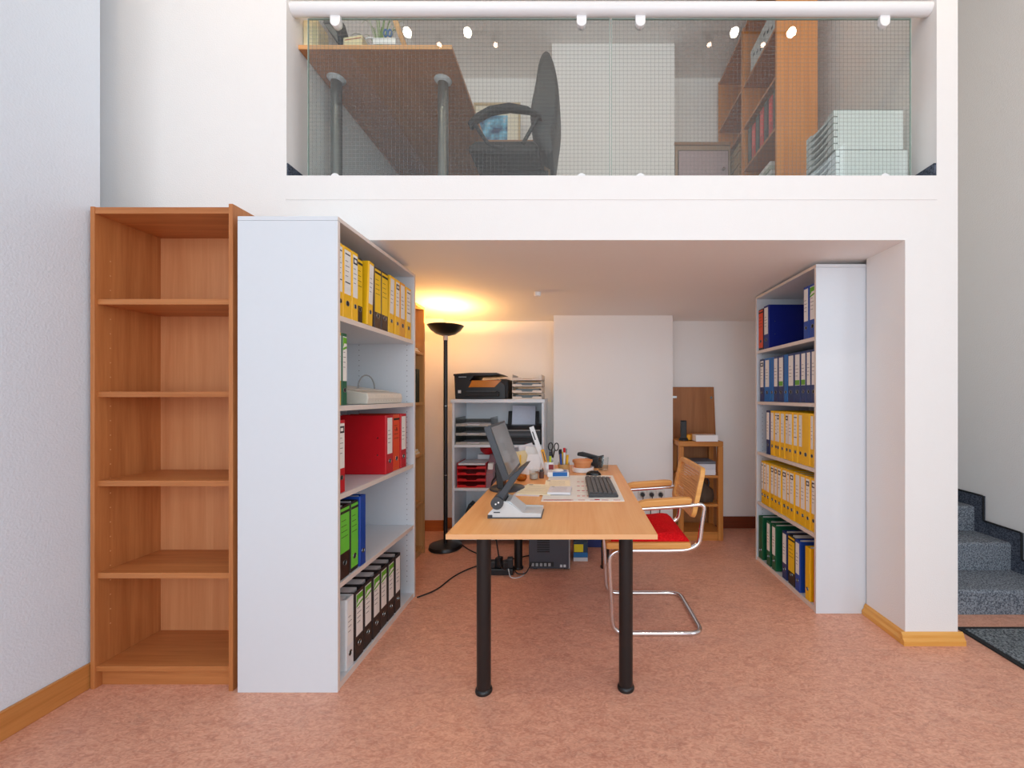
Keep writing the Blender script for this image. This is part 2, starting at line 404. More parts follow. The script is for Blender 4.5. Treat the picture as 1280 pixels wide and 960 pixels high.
MB().cyl((BX1, BY0+.10, BH-.03), .006, .002, 10, 'x').build('cam_cap', M_steel, bw, world=True)

SHELF_Z = [.028, .452, .832, 1.213, 1.600]
def white_bookcase(name, label, front, back, y0, y1, h):
    """front/back are x positions; the open side looks towards the front x"""
    t = thing(name, label, 'bookcase', ((front+back)/2, (y0+y1)/2, 0))
    a, b = min(front, back), max(front, back); s = 1 if front > back else -1; T = .018
    for ya, yb in ((y0, y0+T), (y1-T, y1)):
        bx(a, b, ya, yb, 0, h-.019).build('side_panel', M_white, t, .001, world=True)
    bx(a, b, y0, y1, h-.018, h).build('top_board', M_white, t, .001, world=True)
    xb = back
    bx(min(xb, xb+s*.006), max(xb, xb+s*.006), y0+T, y1-T, .03, h-.02).build('back_panel', M_white, t, world=True)
    for i, z in enumerate(SHELF_Z):
        x0, x1 = sorted((xb+s*.008, front-s*.004))
        bx(x0, x1, y0+T+.0005, y1-T-.0005, z-.022 if i else .0, z).build('shelf' if i else 'bottom_board', M_white, t, .001, world=True)
        e0, e1 = sorted((front-s*.004, front-s*.0032))
        bx(e0, e1, y0+T+.0005, y1-T-.0005, z-.022 if i else .0, z).build('edge_strip', M_white_edge, t, world=True)
    for ya in (y0+T, y1-T-.0006):
        pin_holes([front-s*.045, back+s*.08], [ya], .1, h-.08, 'y', .032, .0026).build('pin_holes', M_hole, t, world=True)['kind'] = 'stuff'
    for ya in (y0, y1-T):
        e0, e1 = sorted((front, front+s*.0008))
        bx(e0, e1, ya+.001, ya+T-.001, .001, h-.02).build('edge_strip', M_white_edge, t, world=True)
    e0, e1 = sorted((front, front+s*.0008))
    bx(e0, e1, y0+.001, y1-.001, h-.017, h-.001).build('edge_strip', M_white_edge, t, world=True)
    return t
LX, RX = -1.0085, 1.385
white_bookcase('binder_bookcase', 'tall white bookcase with one narrow end beside the empty brown bookcase', LX, -1.432, 1.726, 2.561, 2.016)
white_bookcase('binder_bookcase', 'tall white bookcase tucked behind the pillar, full of blue and yellow binders', RX, 1.792, 2.353, 3.146, 2.016)

# second beech bookcase behind the white one
b2 = thing('beech_bookcase', 'tall beech bookcase behind the white shelves, near the floor lamp', 'bookcase', (-1.36, 2.95, 0))
x0, x1, y0, y1, h2 = -1.498, -1.215, 2.60, 3.28, 1.965
for ya in (y0, y1-.018): bx(x0, x1, ya, ya+.018, 0, h2).build('side_panel', M_beech_v, b2, .001, world=True)
bx(x0, x1, y0+.018, y1-.018, h2-.02, h2).build('top_board', M_beech_v, b2, world=True)
bx(x0, x0+.006, y0+.018, y1-.018, 0, h2-.02).build('back_panel', M_beech_v, b2, world=True)
B2Z = [.06, .42, .80, 1.205, 1.60]
for z in B2Z: bx(x0+.006, x1-.006, y0+.018, y1-.018, z-.02, z).build('shelf', M_beech_v, b2, .001, world=True)
bx(x1-.03, x1-.018, y0+.018, y1-.018, 0, .04).build('plinth', M_beech_v, b2, world=True)
for k, (yy, c, hh) in enumerate(((3.19, (24, 36, 26), .26), (3.12, (44, 70, 46), .24))):
    o = tag(bx(-.1, .1, -.03, .03, 0, hh).build('book', plain(*c, .5), None, .003), ['black-green hardback book on the beech bookcase next to its end panel', 'dark green hardback book beside a black-green one on the beech bookcase'][k], 'book', 'books on the beech bookcase')
    o.location = (-1.335, yy, 1.2065)
for k, (z, hh, lb) in enumerate(((1.60, .03, 'flat pile of loose paper on the upper shelf of the beech bookcase'), (.80, .035, 'small paper pile on the middle shelf of the beech bookcase'))):
    o = thing('paper_stack', lb, 'paper', (-1.34, 3.13, z+.001), (0, 0, R(4)))
    for q in range(3): bx(-.1+.01*q, .105-.004*q, -.11, .11-.01*q, q*hh/3, (q+.9)*hh/3).build('sheet_pile', [M_paper, M_cream, M_paper][q], o)

# ------------------------------------------------------------------ binders
_mesh = {}
def part(key, maker, name, mat, parent, smooth=False):
    k = (key, mat.name)
    if k not in _mesh:
        me = maker().mesh(name, smooth); me.materials.append(mat); _mesh[k] = me
    o = bpy.data.objects.new(name, _mesh[k]); col.objects.link(o); o.parent = parent
    if name == 'print': o['kind'] = 'stuff'
    return o
COL = {'yellow': (244, 190, 20), 'ochre': (226, 160, 30), 'orange': (226, 84, 30), 'red': (196, 22, 34), 'blue': (26, 70, 160), 'navy': (34, 52, 104),
       'azure': (20, 104, 178), 'darkblue': (10, 28, 118), 'green': (22, 96, 62), 'black': (38, 32, 32), 'brown': (58, 36, 28), 'white': (226, 230, 232)}
BH_, BD_ = .318, .285
ORD = ['first', 'second', 'third', 'fourth', 'fifth', 'sixth', 'seventh', 'eighth', 'ninth', 'tenth', 'eleventh', 'twelfth', 'thirteenth', 'fourteenth']
def binder(color, width, style, loc, rotz, label, group, lean=0, h=BH_, flip=False):
    c = plain(*COL[color], .38, spec=.4); ww = round(width, 3); hh = round(h, 3)
    t = thing('binder', label, 'binder', loc, (0, lean, rotz), group)
    def cover():
        b = MB(); hw = ww/2
        b.prism([(-hw+.004, 0), (hw-.004, 0), (hw, .005), (hw, BD_), (hw-.0028, BD_), (hw-.0028, .006), (-hw+.0028, .006), (-hw+.0028, BD_), (-hw, BD_), (-hw, .005)], 'z', .002, hh)
        return b
    part(('cov', ww, hh), cover, 'cover', c, t)
    part(('pap', ww, hh), lambda: bx(-ww/2+.006, ww/2-.008, .03, BD_-.012, .012, hh-.006), 'pages', M_paper_grey, t)
    fr = M_steel if color not in ('brown',) else M_black
    if ww > .03:
        rz_ = .068
        part(('ring', ww), lambda: MB().torus((0, -.0010, rz_), .0120 if ww > .06 else .0100, .0013, 'y', 16, 5), 'finger_ring', M_steel, t, True)
        part(('hole', ww), lambda: MB().cyl((0, -.0004, rz_), max(.0115, .0) if ww > .06 else .0095, .0006, 14, 'y'), 'ring_hole', M_hole_black, t)
    for sx in (-1, 1):
        part(('riv', ww, sx), lambda: MB().cyl((sx*ww/2-(.0008 if sx < 0 else 0), .045, hh*.33), .004, .0008, 8, 'x').cyl((sx*ww/2-(.0008 if sx < 0 else 0), .045, hh*.62), .004, .0008, 8, 'x'), 'rivets', M_steel, t)
    lw = min(ww*.72, .056)/2
    if style == 'none': return t
    z0, z1 = hh*.34, hh*.955
    if style in ('header', 'bars', 'green', 'greenlow', 'plainw', 'cream'):
        lm = M_paper if style != 'cream' else plain(238, 216, 150, .7)
        lb = part(('lab', ww, hh), lambda: bx(-lw, lw, -.0010, -.0001, z0, z1), 'label', lm, t)
        def pr():
            b = MB()
            if style == 'header': b.box(-lw*.9, lw*.9, -.0014, -.0010, z1-.042, z1-.012); n0 = z1-.065
            elif style == 'bars': b.box(-lw*.8, lw*.8, -.0014, -.0010, z1-.02, z1-.014).box(-lw*.8, lw*.8, -.0014, -.0010, z0+.05, z0+.055); n0 = z1-.05
            else: n0 = z1-.07
            for i in range(4): b.box(-lw*.75, lw*(.1+.6*((i*37) % 10)/10), -.0014, -.0010, n0-i*.022, n0-i*.022+.0022)
            return b
        part(('prt', ww, style), pr, 'print', plain(60, 56, 60, .8), lb)
        if style == 'green':
            part(('grn', ww), lambda: bx(-lw*.97, lw*.97, -.0013, -.0010, z1-.030, z1-.004).prism([(-lw*.97, z1-.062), (lw*.97, z1-.050), (lw*.97, z1-.040), (-lw*.97, z1-.052)], 'y', -.0013, -.0010).prism([(-lw*.97, z1-.05), (-lw*.3, z1-.03), (-lw*.97, z1-.03)], 'y', -.0013, -.0010), 'green_print', plain(104, 176, 40, .7), lb)
        if style == 'greenlow':
            part(('grl', ww), lambda: bx(-lw*.97, lw*.97, -.0016, -.0010, z0+.003, z0+.034), 'green_print', plain(112, 170, 60, .7), lb)
        if style == 'header':
            part(('cut', ww), lambda: bx(-lw*.5, lw*.5, -.0017, -.0014, z1-.034, z1-.020), 'logo_print', M_paper, lb)
    elif style in ('fullyellow', 'lime', 'limehalf', 'fullorange'):
        lm = {'fullyellow': plain(246, 202, 24, .5), 'lime': plain(112, 206, 62, .5), 'limehalf': plain(112, 206, 62, .5), 'fullorange': plain(232, 76, 28, .5)}[style]
        lw2 = ww*.44; za = {'fullyellow': .27, 'limehalf': .36}.get(style, .06)*hh
        lb = part(('full', ww, style), lambda: bx(-lw2, lw2, -.0010, -.0001, za, hh*.975), 'label', lm, t)
        def pr2():
            b = bx(-lw2, lw2, -.0014, -.0010, hh*.90, hh*.935)
            for i in range(4): b.box(-lw2*.8, lw2*(.2+.5*((i*53) % 10)/10), -.0014, -.0010, hh*.80-i*.024, hh*.80-i*.024+.0022)
            return b
        part(('fprt', ww, style), pr2, 'print', plain(50, 42, 30, .8), lb)
        if style == 'fullorange' and color == 'orange':
            fc = bpy.data.curves.new('letter', 'FONT'); fc.body = 'A'; fc.size = .036; fc.align_x = 'CENTER'; fc.extrude = .0002
            fo = bpy.data.objects.new('letter', fc); col.objects.link(fo)
            lm_ = bpy.data.meshes.new_from_object(fo.evaluated_get(bpy.context.evaluated_depsgraph_get())); bpy.data.objects.remove(fo)
            lm_.transform(Matrix.Translation((0, -.0016, hh*.70)) @ Matrix.Rotation(R(90), 4, 'X')); lm_.materials.clear(); lm_.materials.append(plain(40, 24, 20, .8))
            lo = bpy.data.objects.new('letter', lm_); col.objects.link(lo); lo.parent = lb
        if style not in ('fullyellow', 'limehalf'):
            part(('hole2', ww), lambda: MB().cyl((0, -.0016, .068), .0115, .0006, 14, 'y'), 'ring_hole', M_black_soft, t)
    return t
def row_left(z, items, rowname, group):
    for k, (ya, yb, color, style, dsc, out, lean, h) in enumerate(items):
        lab = '%s, %s from the empty brown bookcase, %s of white shelves' % (dsc, ORD[k], rowname)
        w_ = yb-ya-.003
        binder(color, w_, style, (LX-.012+out, (ya+yb)/2, z+abs(math.sin(lean))*w_/2), R(90), lab, group, lean, h)
Y_ = lambda px, X: abs(X)*510/abs(720-px)
row_left(1.600, [
    (1.746, 1.787, 'yellow', 'bars', 'narrow yellow binder', 0, 0, BH_), (1.787, 1.858, 'yellow', 'bars', 'yellow binder', 0, 0, BH_),
    (1.858, 1.914, 'yellow', 'header', 'yellow binder', 0, 0, BH_), (1.922, 1.976, 'brown', 'fullyellow', 'brown binder with yellow label', -.012, 0, .312),
    (1.984, 2.040, 'yellow', 'plainw', 'tilted yellow binder', .004, R(3.5), BH_), (2.064, 2.138, 'brown', 'fullyellow', 'brown binder with yellow label', 0, 0, .312),
    (2.139, 2.216, 'brown', 'fullyellow', 'brown binder with yellow label', 0, 0, .312), (2.222, 2.285, 'yellow', 'plainw', 'slightly tilted yellow binder', 0, R(3), BH_),
    (2.300, 2.362, 'yellow', 'header', 'yellow binder', 0, R(1), BH_), (2.366, 2.440, 'ochre', 'plainw', 'ochre binder', 0, 0, BH_),
    (2.448, 2.528, 'yellow', 'bars', 'yellow binder', 0, 0, .312)], 'top row', 'binders in the yellow row beside the brown bookcase')
row_left(1.213, [(1.746, 1.776, 'yellow', 'plainw', 'thin yellow binder', 0, 0, BH_), (1.778, 1.822, 'green', 'green', 'dark green binder', 0, 0, BH_)], 'second row', 'binders by the cream machine')
row_left(.832, [(1.746, 1.806, 'red', 'header', 'red binder standing apart', 0, 0, BH_), (2.190, 2.282, 'red', 'plainw', 'wide red binder', 0, 0, BH_),
    (2.284, 2.372, 'orange', 'fullorange', 'orange binder', -.004, 0, BH_), (2.374, 2.456, 'red', 'plainw', 'red binder', 0, 0, BH_)], 'third row', 'red and orange binders')
row_left(.452, [(1.760, 1.842, 'brown', 'limehalf', 'brown binder with lime label', 0, 0, BH_), (1.846, 1.914, 'black', 'lime', 'black binder with lime label', 0, 0, BH_),
    (1.916, 1.972, 'blue', 'none', 'plain blue binder', .006, 0, .33)], 'fourth row', 'lime labelled and blue binders')
row_left(.028, [(1.812, 1.876, 'white', 'plainw', 'white binder', 0, 0, BH_)]+
    [(a, a+.081, 'black', 'green', 'black binder with green-white label', -.002*(k % 2), 0, BH_) for k, a in enumerate((1.882, 1.966, 2.048, 2.13, 2.212))]+
    [(2.300, 2.376, 'black', 'plainw', 'black binder', 0, 0, BH_)], 'bottom row', 'binders in the bottom row beside the brown bookcase')

def row_right(z, items, rowname, group):
    n = len(items)
    for k, it in enumerate(items):
        ya, yb, color, style, dsc = it[:5]; out = it[5] if len(it) > 5 else 0; h = it[6] if len(it) > 6 else BH_
        lab = '%s, %s from the pillar in the %s of white shelves' % (dsc, ORD[k], rowname)
        binder(color, yb-ya-.003, style, (RX+.012-out, (ya+yb)/2, z), R(-90), lab, group, 0, h)
def runs(edges): return list(zip(edges[:-1], edges[1:]))
row_right(1.600, [(2.373, 2.445, 'blue', 'green', 'blue binder with green-white label'), (2.447, 2.508, 'blue', 'plainw', 'blue binder with white label'),
    (2.956, 3.040, 'darkblue', 'plainw', 'wide dark blue binder'), (3.043, 3.122, 'black', 'fullorange', 'black binder with orange label', 0, .31)], 'top row', 'binders in the top row behind the pillar')
E = [2.373, 2.425, 2.476, 2.538, 2.611, 2.693, 2.742, 2.819, 2.886, 2.933, 3.03, 3.10]
cs = ['navy', 'navy', 'navy', 'navy', 'navy', 'azure', 'navy', 'navy', 'azure', 'azure', 'navy']
ss = ['plainw', 'plainw', 'greenlow', 'greenlow', 'plainw', 'none', 'greenlow', 'plainw', 'none', 'plainw', 'header']
row_right(1.213, [(a, b if k != 8 else b, c, s, {'navy': 'navy blue binder', 'azure': 'bright blue binder'}[c]) for k, ((a, b), c, s) in enumerate(zip(runs(E), cs, ss))], 'blue row', 'binders in the blue row behind the pillar')
E = [2.373, 2.392, 2.428, 2.514, 2.564, 2.62, 2.68, 2.726, 2.785, 2.829, 2.869, 2.928, 2.985]
row_right(.832, [(a, b, 'navy' if k == 11 else 'yellow', ['bars', 'plainw', 'none', 'plainw', 'bars', 'plainw', 'header', 'plainw', 'header', 'bars', 'plainw', 'plainw'][k], 'navy blue binder' if k == 11 else 'yellow binder', .003*(k % 3)) for k, (a, b) in enumerate(runs(E))], 'upper yellow row', 'binders in the upper yellow row behind the pillar')
E = [2.373, 2.426, 2.479, 2.541, 2.604, 2.665, 2.702, 2.768, 2.823, 2.875, 2.934, 2.989, 3.034, 3.077]
row_right(.452, [(a, b, 'yellow', ['header', 'header', 'plainw', 'plainw', 'header', 'bars', 'header', 'header', 'header', 'header', 'plainw', 'bars', 'bars'][k], 'yellow binder', .002*((k*5) % 3)) for k, (a, b) in enumerate(runs(E))], 'lower yellow row', 'binders in the lower yellow row behind the pillar')
row_right(.028, [(2.373, 2.402, 'orange', 'none', 'narrow orange-red binder'), (2.425, 2.480, 'yellow', 'none', 'yellow binder', .006), (2.538, 2.596, 'blue', 'plainw', 'blue binder', .004), (2.602, 2.69, 'black', 'fullyellow', 'black binder with yellow label'),
    (2.703, 2.768, 'navy', 'plainw', 'navy blue binder'), (2.845, 2.905, 'green', 'plainw', 'green binder', .004), (2.925, 2.985, 'green', 'plainw', 'green binder', .004), (3.045, 3.115, 'green', 'none', 'green binder', .004)], 'bottom row', 'binders in the bottom row behind the pillar')

# cream office machine on the second shelf
dv = thing('label_machine', 'flat cream plastic office machine with ribbed end and cable loop on white shelf', 'machine', (-1.20, 2.22, 1.2145))
M_creamp = plain(222, 214, 200, .45)
MB().prism([(-.2, 0), (.165, .0), (.172, .03), (.165, .055), (-.12, .10), (-.2, .10)], 'y', -.20, .20).build('housing', M_creamp, dv, .006)
bx(.1655, .1665, -.13, .15, .012, .044).build('port_panel', plain(200, 188, 172, .5), dv)
b = MB()
for i in range(9): b.box(.166, .170, -.12+i*.03, -.106+i*.03, .014, .042)
b.build('ribs', M_creamp, dv)
MB().prism([(-.18, .103), (.10, .0675), (.10, .071), (-.18, .108)], 'y', -.185, .185).build('lid', plain(228, 220, 206, .45), dv, .001)
b = MB(); b.tube([(.03, .06+math.cos(R(a))*.09, .082+math.sin(R(a))*.075) for a in range(0, 181, 15)], .004, 6); b.build('cable', M_grey, dv, smooth=True)

# ------------------------------------------------------------------ floor lamp
lp = thing('floor_lamp', 'black uplighter floor lamp with shallow bowl, lit, beside the printer shelf', 'lamp', (-1.077, 3.37, 0))
MB().lathe([(.0, 0), (.13, 0), (.135, .008), (.13, .03), (.11, .038), (.02, .042), (0, .042)], n=36).build('base', M_black_metal, lp, smooth=True)
MB().lathe([(.016, .04), (.016, 1.72)], n=16).build('pole', M_black_metal, lp, smooth=True)
for z in (.60, 1.17): MB().lathe([(.0175, z), (.0175, z+.006)], n=16).build('pole_joint', M_steel, lp, smooth=True)
MB().lathe([(.02, 1.715), (.02, 1.755)], n=16).build('collar', M_white_edge, lp, smooth=True)
MB().lathe([(0, 1.752), (.03, 1.752), (.08, 1.768), (.12, 1.798), (.148, 1.836), (.144, 1.838), (.116, 1.803), (.078, 1.774), (.03, 1.76), (0, 1.76)], n=40).build('bowl', M_black_metal, lp, smooth=True)
MB().lathe([(0, 1.776), (.008, 1.776), (.008, 1.81), (0, 1.815)], n=10).build('bulb', emit('lamp_bulb', (1, .72, .40, 1), 30), lp)
pl = bpy.data.lights.new('lamp_light', 'POINT'); pl.energy = 22; pl.color = (1, .52, .16); pl.shadow_soft_size = .02
po = bpy.data.objects.new('lamp_light', pl); col.objects.link(po); po.location = (0, 0, 1.822); po.parent = lp

# ------------------------------------------------------------------ low white shelf with office machines
ps = thing('printer_shelf', 'low white shelf unit carrying the printer against the rear wall', 'shelf', (-.66, 3.64, 0))
px0, px1, py0, py1, pz = -1.048, -.27, 3.45, 3.84, 1.228
for xa in (px0, px1-.02): bx(xa, xa+.02, py0, py1, 0, pz-.03).build('side_panel', M_white, ps, .001, world=True)
bx(px0-.012, px1+.006, py0-.008, py1, pz-.03, pz).build('top_board', M_white, ps, .002, world=True)
bx(px0+.02, px1-.02, py1-.008, py1, 0, pz-.03).build('back_panel', M_white, ps, world=True)
PZ = [.06, .475, .842]
for z in PZ: bx(px0+.02, px1-.02, py0, py1-.008, z-.022, z).build('shelf', M_white, ps, .001, world=True)

def printer(name, label, loc, rotz=0):
    t = thing(name, label, 'printer', loc, (0, 0, rotz))
    MB().prism([(-.225, 0), (-.235, .205), (-.05, .215), (-.10, .155), (.14, .165), (.2, .12), (.2, 0)], 'y', -.17, .19).build('body', M_black, t, .006)
    MB().prism([(-.235, .196), (-.235, .212), (-.1, .222), (.13, .222), (.165, .208), (.10, .200), (-.02, .196)], 'y', -.19, .19).build('scanner_lid', M_black, t, .003)
    MB().prism([(-.11, .10), (-.08, .158), (.17, .16), (.11, .10)], 'y', -.176, -.171).build('display', plain(196, 120, 40, .2), t, .001)  # orange base colour stands in for a reflection on the display
    MB().box(-.14, .15, -.21, -.165, .025, .062).build('paper_tray', M_black_soft, t, .004)
    MB().box(-.12, .13, -.215, -.2, .062, .07).build('tray_lip', M_dark, t)
    MB().box(-.2, -.175, -.1735, -.1705, .05, .075).build('badge', M_ltgrey, t)
    MB().box(-.195, -.13, -.1715, -.1702, .185, .19).build('lettering', M_ltgrey, t)
    MB().box(.14, .225, -.16, .18, 0, .17).build('ink_housing', M_black_soft, t, .02)
    return t
printer('inkjet_printer', 'black multifunction printer on top of the low white shelf', (-.80, 3.63, pz+.001))

def tray_stack(name, label, loc, n, w_, d_, pitch, mat, lip, rotz=0, group=None):
    t = thing(name, label, 'letter tray', loc, (0, 0, rotz), group)
    for i in range(n):
        z = i*pitch; b = MB()
        b.box(-w_/2, w_/2, -d_/2, d_/2, z, z+.003)
        b.box(-w_/2, -w_/2+.004, -d_/2, d_/2, z, z+pitch*.92); b.box(w_/2-.004, w_/2, -d_/2, d_/2, z, z+pitch*.92)
        b.box(-w_/2, w_/2, d_/2-.003, d_/2, z, z+pitch*.6)
        tr = b.build('tray', mat, t)
        l = MB(); l.prism([(-w_/2, z), (-w_/2, z+.022), (-w_*.2, z+.022), (-w_*.16, z+.0098), (w_*.16, z+.0098), (w_*.2, z+.022), (w_/2, z+.022), (w_/2, z)], 'y', -d_/2-.004, -d_/2)
        l.build('front_lip', lip, tr)
    return t
M_traygrey = plain(196, 186, 174, .4)
t = tray_stack('letter_tray_stack', 'grey four-tier letter tray stack beside the printer on the white shelf', (-.415, 3.62, pz+.001), 4, .25, .32, .053, M_traygrey, plain(214, 200, 186, .4))
for i in range(3): bx(-.10, .10, -.13, .15, i*.053+.004, i*.053+.035).build('paper_pile', plain(120, 130, 134, .7), t)
t = tray_stack('letter_tray_stack', 'smoky transparent letter trays with papers inside the low white shelf', (-.87, 3.61, PZ[2]+.001), 3, .30, .30, .078, M_smoke, plain(170, 166, 158, .3))
for i in range(3): bx(-.13, .13, -.145, .13, i*.078+.004, i*.078+.016).build('paper_pile', plain(226, 222, 226, .8), t)
t = tray_stack('letter_tray_stack', 'red four-tier letter tray stack on the third level of the low white shelf', (-.89, 3.60, PZ[1]+.001), 4, .245, .25, .053, M_red, plain(206, 26, 30, .35))
bx(-.115, .115, -.12, .12, .053*3+.03, .053*3+.045).build('paper_pile', M_paper_grey, t, .002)
t = thing('red_bowl', 'red bowl on a white box behind the red letter trays', 'bowl', (-.80, 3.745, PZ[1]+.247))
MB().lathe([(0, 0), (.04, 0), (.072, .03), (.082, .06), (.078, .06), (.068, .032), (.036, .006), (0, .006)], n=28).build('bowl_shell', M_red, t, smooth=True)
o = tag(bx(-.1, .1, -.06, .035, 0, .244).build('storage_box', M_gloss_white, None, .004), 'white upright cardboard box carrying the red bowl', 'box'); o.location = (-.80, 3.79, PZ[1]+.001)
o = thing('magazine_file', 'grey-violet magazine file beside the red letter trays', 'magazine file', (-.735, 3.60, PZ[1]+.001))
MB().prism([(-.13, 0), (.13, 0), (.13, .26), (.02, .26), (-.13, .12)], 'x', -.03, .03).build('file_body', plain(150, 110, 118, .5), o, .002)
bx(-.02, .02, -.1, .12, .01, .2).build('papers', M_paper, o)
# second printer with upright paper feed
t = thing('paper_feed_printer', 'black printer with white paper standing in its rear feed inside low shelf', 'printer', (-.47, 3.63, PZ[2]+.001))
MB().prism([(-.17, 0), (-.17, .13), (-.10, .155), (.15, .155), (.15, 0)], 'x', -.185, .175).build('body', M_black, t, .008)
bx(-.12, .12, -.20, -.168, .035, .06).build('paper_tray', M_black_soft, t, .003)
bx(-.10, .10, -.174, -.169, .075, .095).build('output_slot', M_dkgrey, t)
bx(-.175, .165, -.175, -.168, .118, .124).build('trim_line', M_grey, t)
MB().prism([(.07, .14), (.09, .14), (.13, .27), (.115, .275)], 'x', -.15, .13).build('paper_support', M_black, t, .003)
MB().prism([(.055, .14), (.066, .14), (.112, .325), (.104, .325)], 'x', -.11, .10).build('paper_sheets', plain(214, 218, 232, .8), t)
# dark camcorder-like gadget on the lowest level
t = thing('label_printer', 'small black and silver office device with cable on the lowest level of low shelf', 'device', (-.93, 3.60, PZ[0]+.001))
MB().prism([(-.06, 0), (.10, 0), (.12, .10), (.06, .22), (.0, .26), (-.04, .16)], 'y', -.07, .07).build('body', M_black, t, .008)
MB().prism([(.07, .16), (.14, .20), (.09, .27), (.02, .22)], 'y', -.05, .05).build('cover', M_ltgrey, t, .005)
MB().tube(fillet([(-.05, -.05, .02), (-.07, -.08, .07), (-.03, -.1, .11), (.0, -.09, .16)], .03), .006, 6).build('cable', M_black_soft, t, smooth=True)
b = MB(); b.cyl((-.05, -.085, .03), .02, .02, 12, 'y'); b.build('dial', M_steel, t, smooth=True)

# ------------------------------------------------------------------ desk
DZ = .72
dk = thing('office_desk', 'beech veneer desk with four round black legs in the recess', 'desk', (-.095, 2.373, 0))
bx(-.504, .3154, 1.579, 3.17, DZ-.020, DZ).build('desktop', M_desk, dk, .0012, world=True)
bx(-.504, .3154, 1.577, 1.579, DZ-.0195, DZ-.0005).build('edge_band', M_desk_edge, dk, world=True)
def desk_leg(x, y, top, parent, mat=M_black_metal, r=.030):
    b = MB().lathe([(r, .012), (r, top)], (x, y, 0), 24); l = b.build('leg', mat, parent, smooth=True, world=True)
    f = MB().lathe([(0, 0), (r*1.18, 0), (r*1.22, .006), (r*1.15, .014), (r, .018)], (x, y, 0), 24); f.build('foot', mat, l, smooth=True, world=True)
    return l
for x, y in ((-.392, 1.735), (.214, 1.752), (-.42, 2.97), (.214, 2.99)): desk_leg(x, y, DZ-.02, dk)

# monitor
mo = thing('monitor', 'dark flat monitor tilted back on a round foot on the desk', 'monitor', (-.396, 2.35, DZ))
MB().lathe([(0, 0), (.1, 0), (.102, .006), (.096, .012), (.03, .018), (0, .018)], n=36).build('base', M_dark, mo, smooth=True)
MB().prism([(-.05, .012), (-.012, .012), (-.02, .16), (-.045, .17), (-.062, .15)], 'y', -.05, .05).build('neck', M_black, mo, .004)
mm = Matrix.Translation((.048, 0, .1)) @ Matrix.Rotation(R(-20), 4, 'Y')
b = MB(); b.m = mm; b.box(-.034, 0, -.225, .225, 0, .30); b.build('housing', M_dkgrey, mo, .004)
b = MB(); b.m = mm; b.box(.0, .0012, -.209, .209, .018, .286); b.build('screen', plain(96, 96, 98, .12, spec=.6), mo)
b = MB(); b.m = mm; b.box(-.06, -.034, -.12, .12, .06, .22); b.build('rear_cover', M_black, mo, .01)

# adjustable stand with hinged dark arm
sd = thing('hinged_stand', 'white adjustable document stand with dark hinged arm on the desk', 'stand', (-.27, 1.85, DZ))
P_ = lambda px, py: ((px-720)/283-(-.27), 1.255-(py-495)/283-DZ)
MB().prism([(-.115, .004), (.117, .004), (.117, .022), (.035, .024), (-.01, .06), (-.045, .075), (-.075, .06), (-.115, .02)], 'y', -.068, -.058).build('side_cheek', M_ltgrey, sd, .002)
MB().prism([(-.115, .004), (.117, .004), (.117, .022), (.035, .024), (-.01, .06), (-.045, .075), (-.075, .06), (-.115, .02)], 'y', .06, .07).build('side_cheek', M_ltgrey, sd, .002)
bx(-.112, .117, -.058, .06, .004, .02).build('base_plate', M_ltgrey, sd, .003)
MB().prism([(.02, .02), (.04, .02), (-.02, .072), (-.04, .072)], 'y', -.058, .06).build('slope_plate', M_ltgrey, sd, .001)
bx(-.117, .12, -.07, .072, 0, .005).build('rubber_foot', M_dark, sd, .001)
bx(-.117, -.095, -.0705, -.066, .004, .016).build('foot_pad', M_dark, sd, .002)
bx(-.09, -.062, -.0692, -.0675, .024, .029).build('slot', M_dkgrey, sd)
MB().cyl((-.073, -.082, .069), .027, .15, 28, 'y').build('knob', M_dark, sd, smooth=True)
MB().cyl((-.078, -.0835, .066), .0038, .002, 10, 'y').cyl((-.066, -.0835, .073), .0038, .002, 10, 'y').build('screws', M_gloss_white, sd)
MB().prism([(-.088, .085), (-.058, .068), (-.03, .11), (.015, .18), (.058, .231), (.04, .228), (-.01, .19), (-.055, .125)], 'y', -.066, .066).build('arm', M_dark, sd, .003)

# desk pad, papers
def onpad(px, py, z=DZ):
    Y = (1.255-z)*510/(py-495); return ((px-720)/510*Y, Y)
dp = thing('desk_pad', 'white printed paper desk pad with red calendar marks under the keyboard', 'desk pad', (.036, 2.40, DZ))
bx(-.213, .21, -.33, .33, 0, .004).build('paper_block', M_paper, dp)
b = MB(); r2 = random.Random(3)
for i in range(7): b.box(-.205+i*.06, -.17+i*.06, -.322, -.314, .004, .0044)
for i in range(12): b.box(-.03+(i % 3)*.026, -.014+(i % 3)*.026, -.24+(i//3)*.12, -.228+(i//3)*.12, .004, .0044)
b.box(.16, .19, .24, .27, .004, .0044); b.box(.06, .085, -.32, -.3, .004, .0044); b.box(-.2, -.06, -.325, -.31, .004, .0044)
b.build('red_print', plain(196, 70, 78, .8), dp)
b = MB()
for i in range(10): b.box(-.03, .05, -.27+i*.056, -.268+i*.056, .004, .0043)
b.build('ruled_print', plain(176, 166, 172, .8), dp)['kind'] = 'stuff'
pp = [('open cream paper booklet lying at the edge of the desk pad', (673, 613), (.095, .125), R(-8), (248, 238, 206)),
      ('cream document beside the open booklet on the desk pad', (697, 606), (.075, .10), R(2), (250, 240, 212)),
      ('small white printed pad on top of the cream document', (700, 616), (.062, .075), R(-3), (226, 224, 228))]
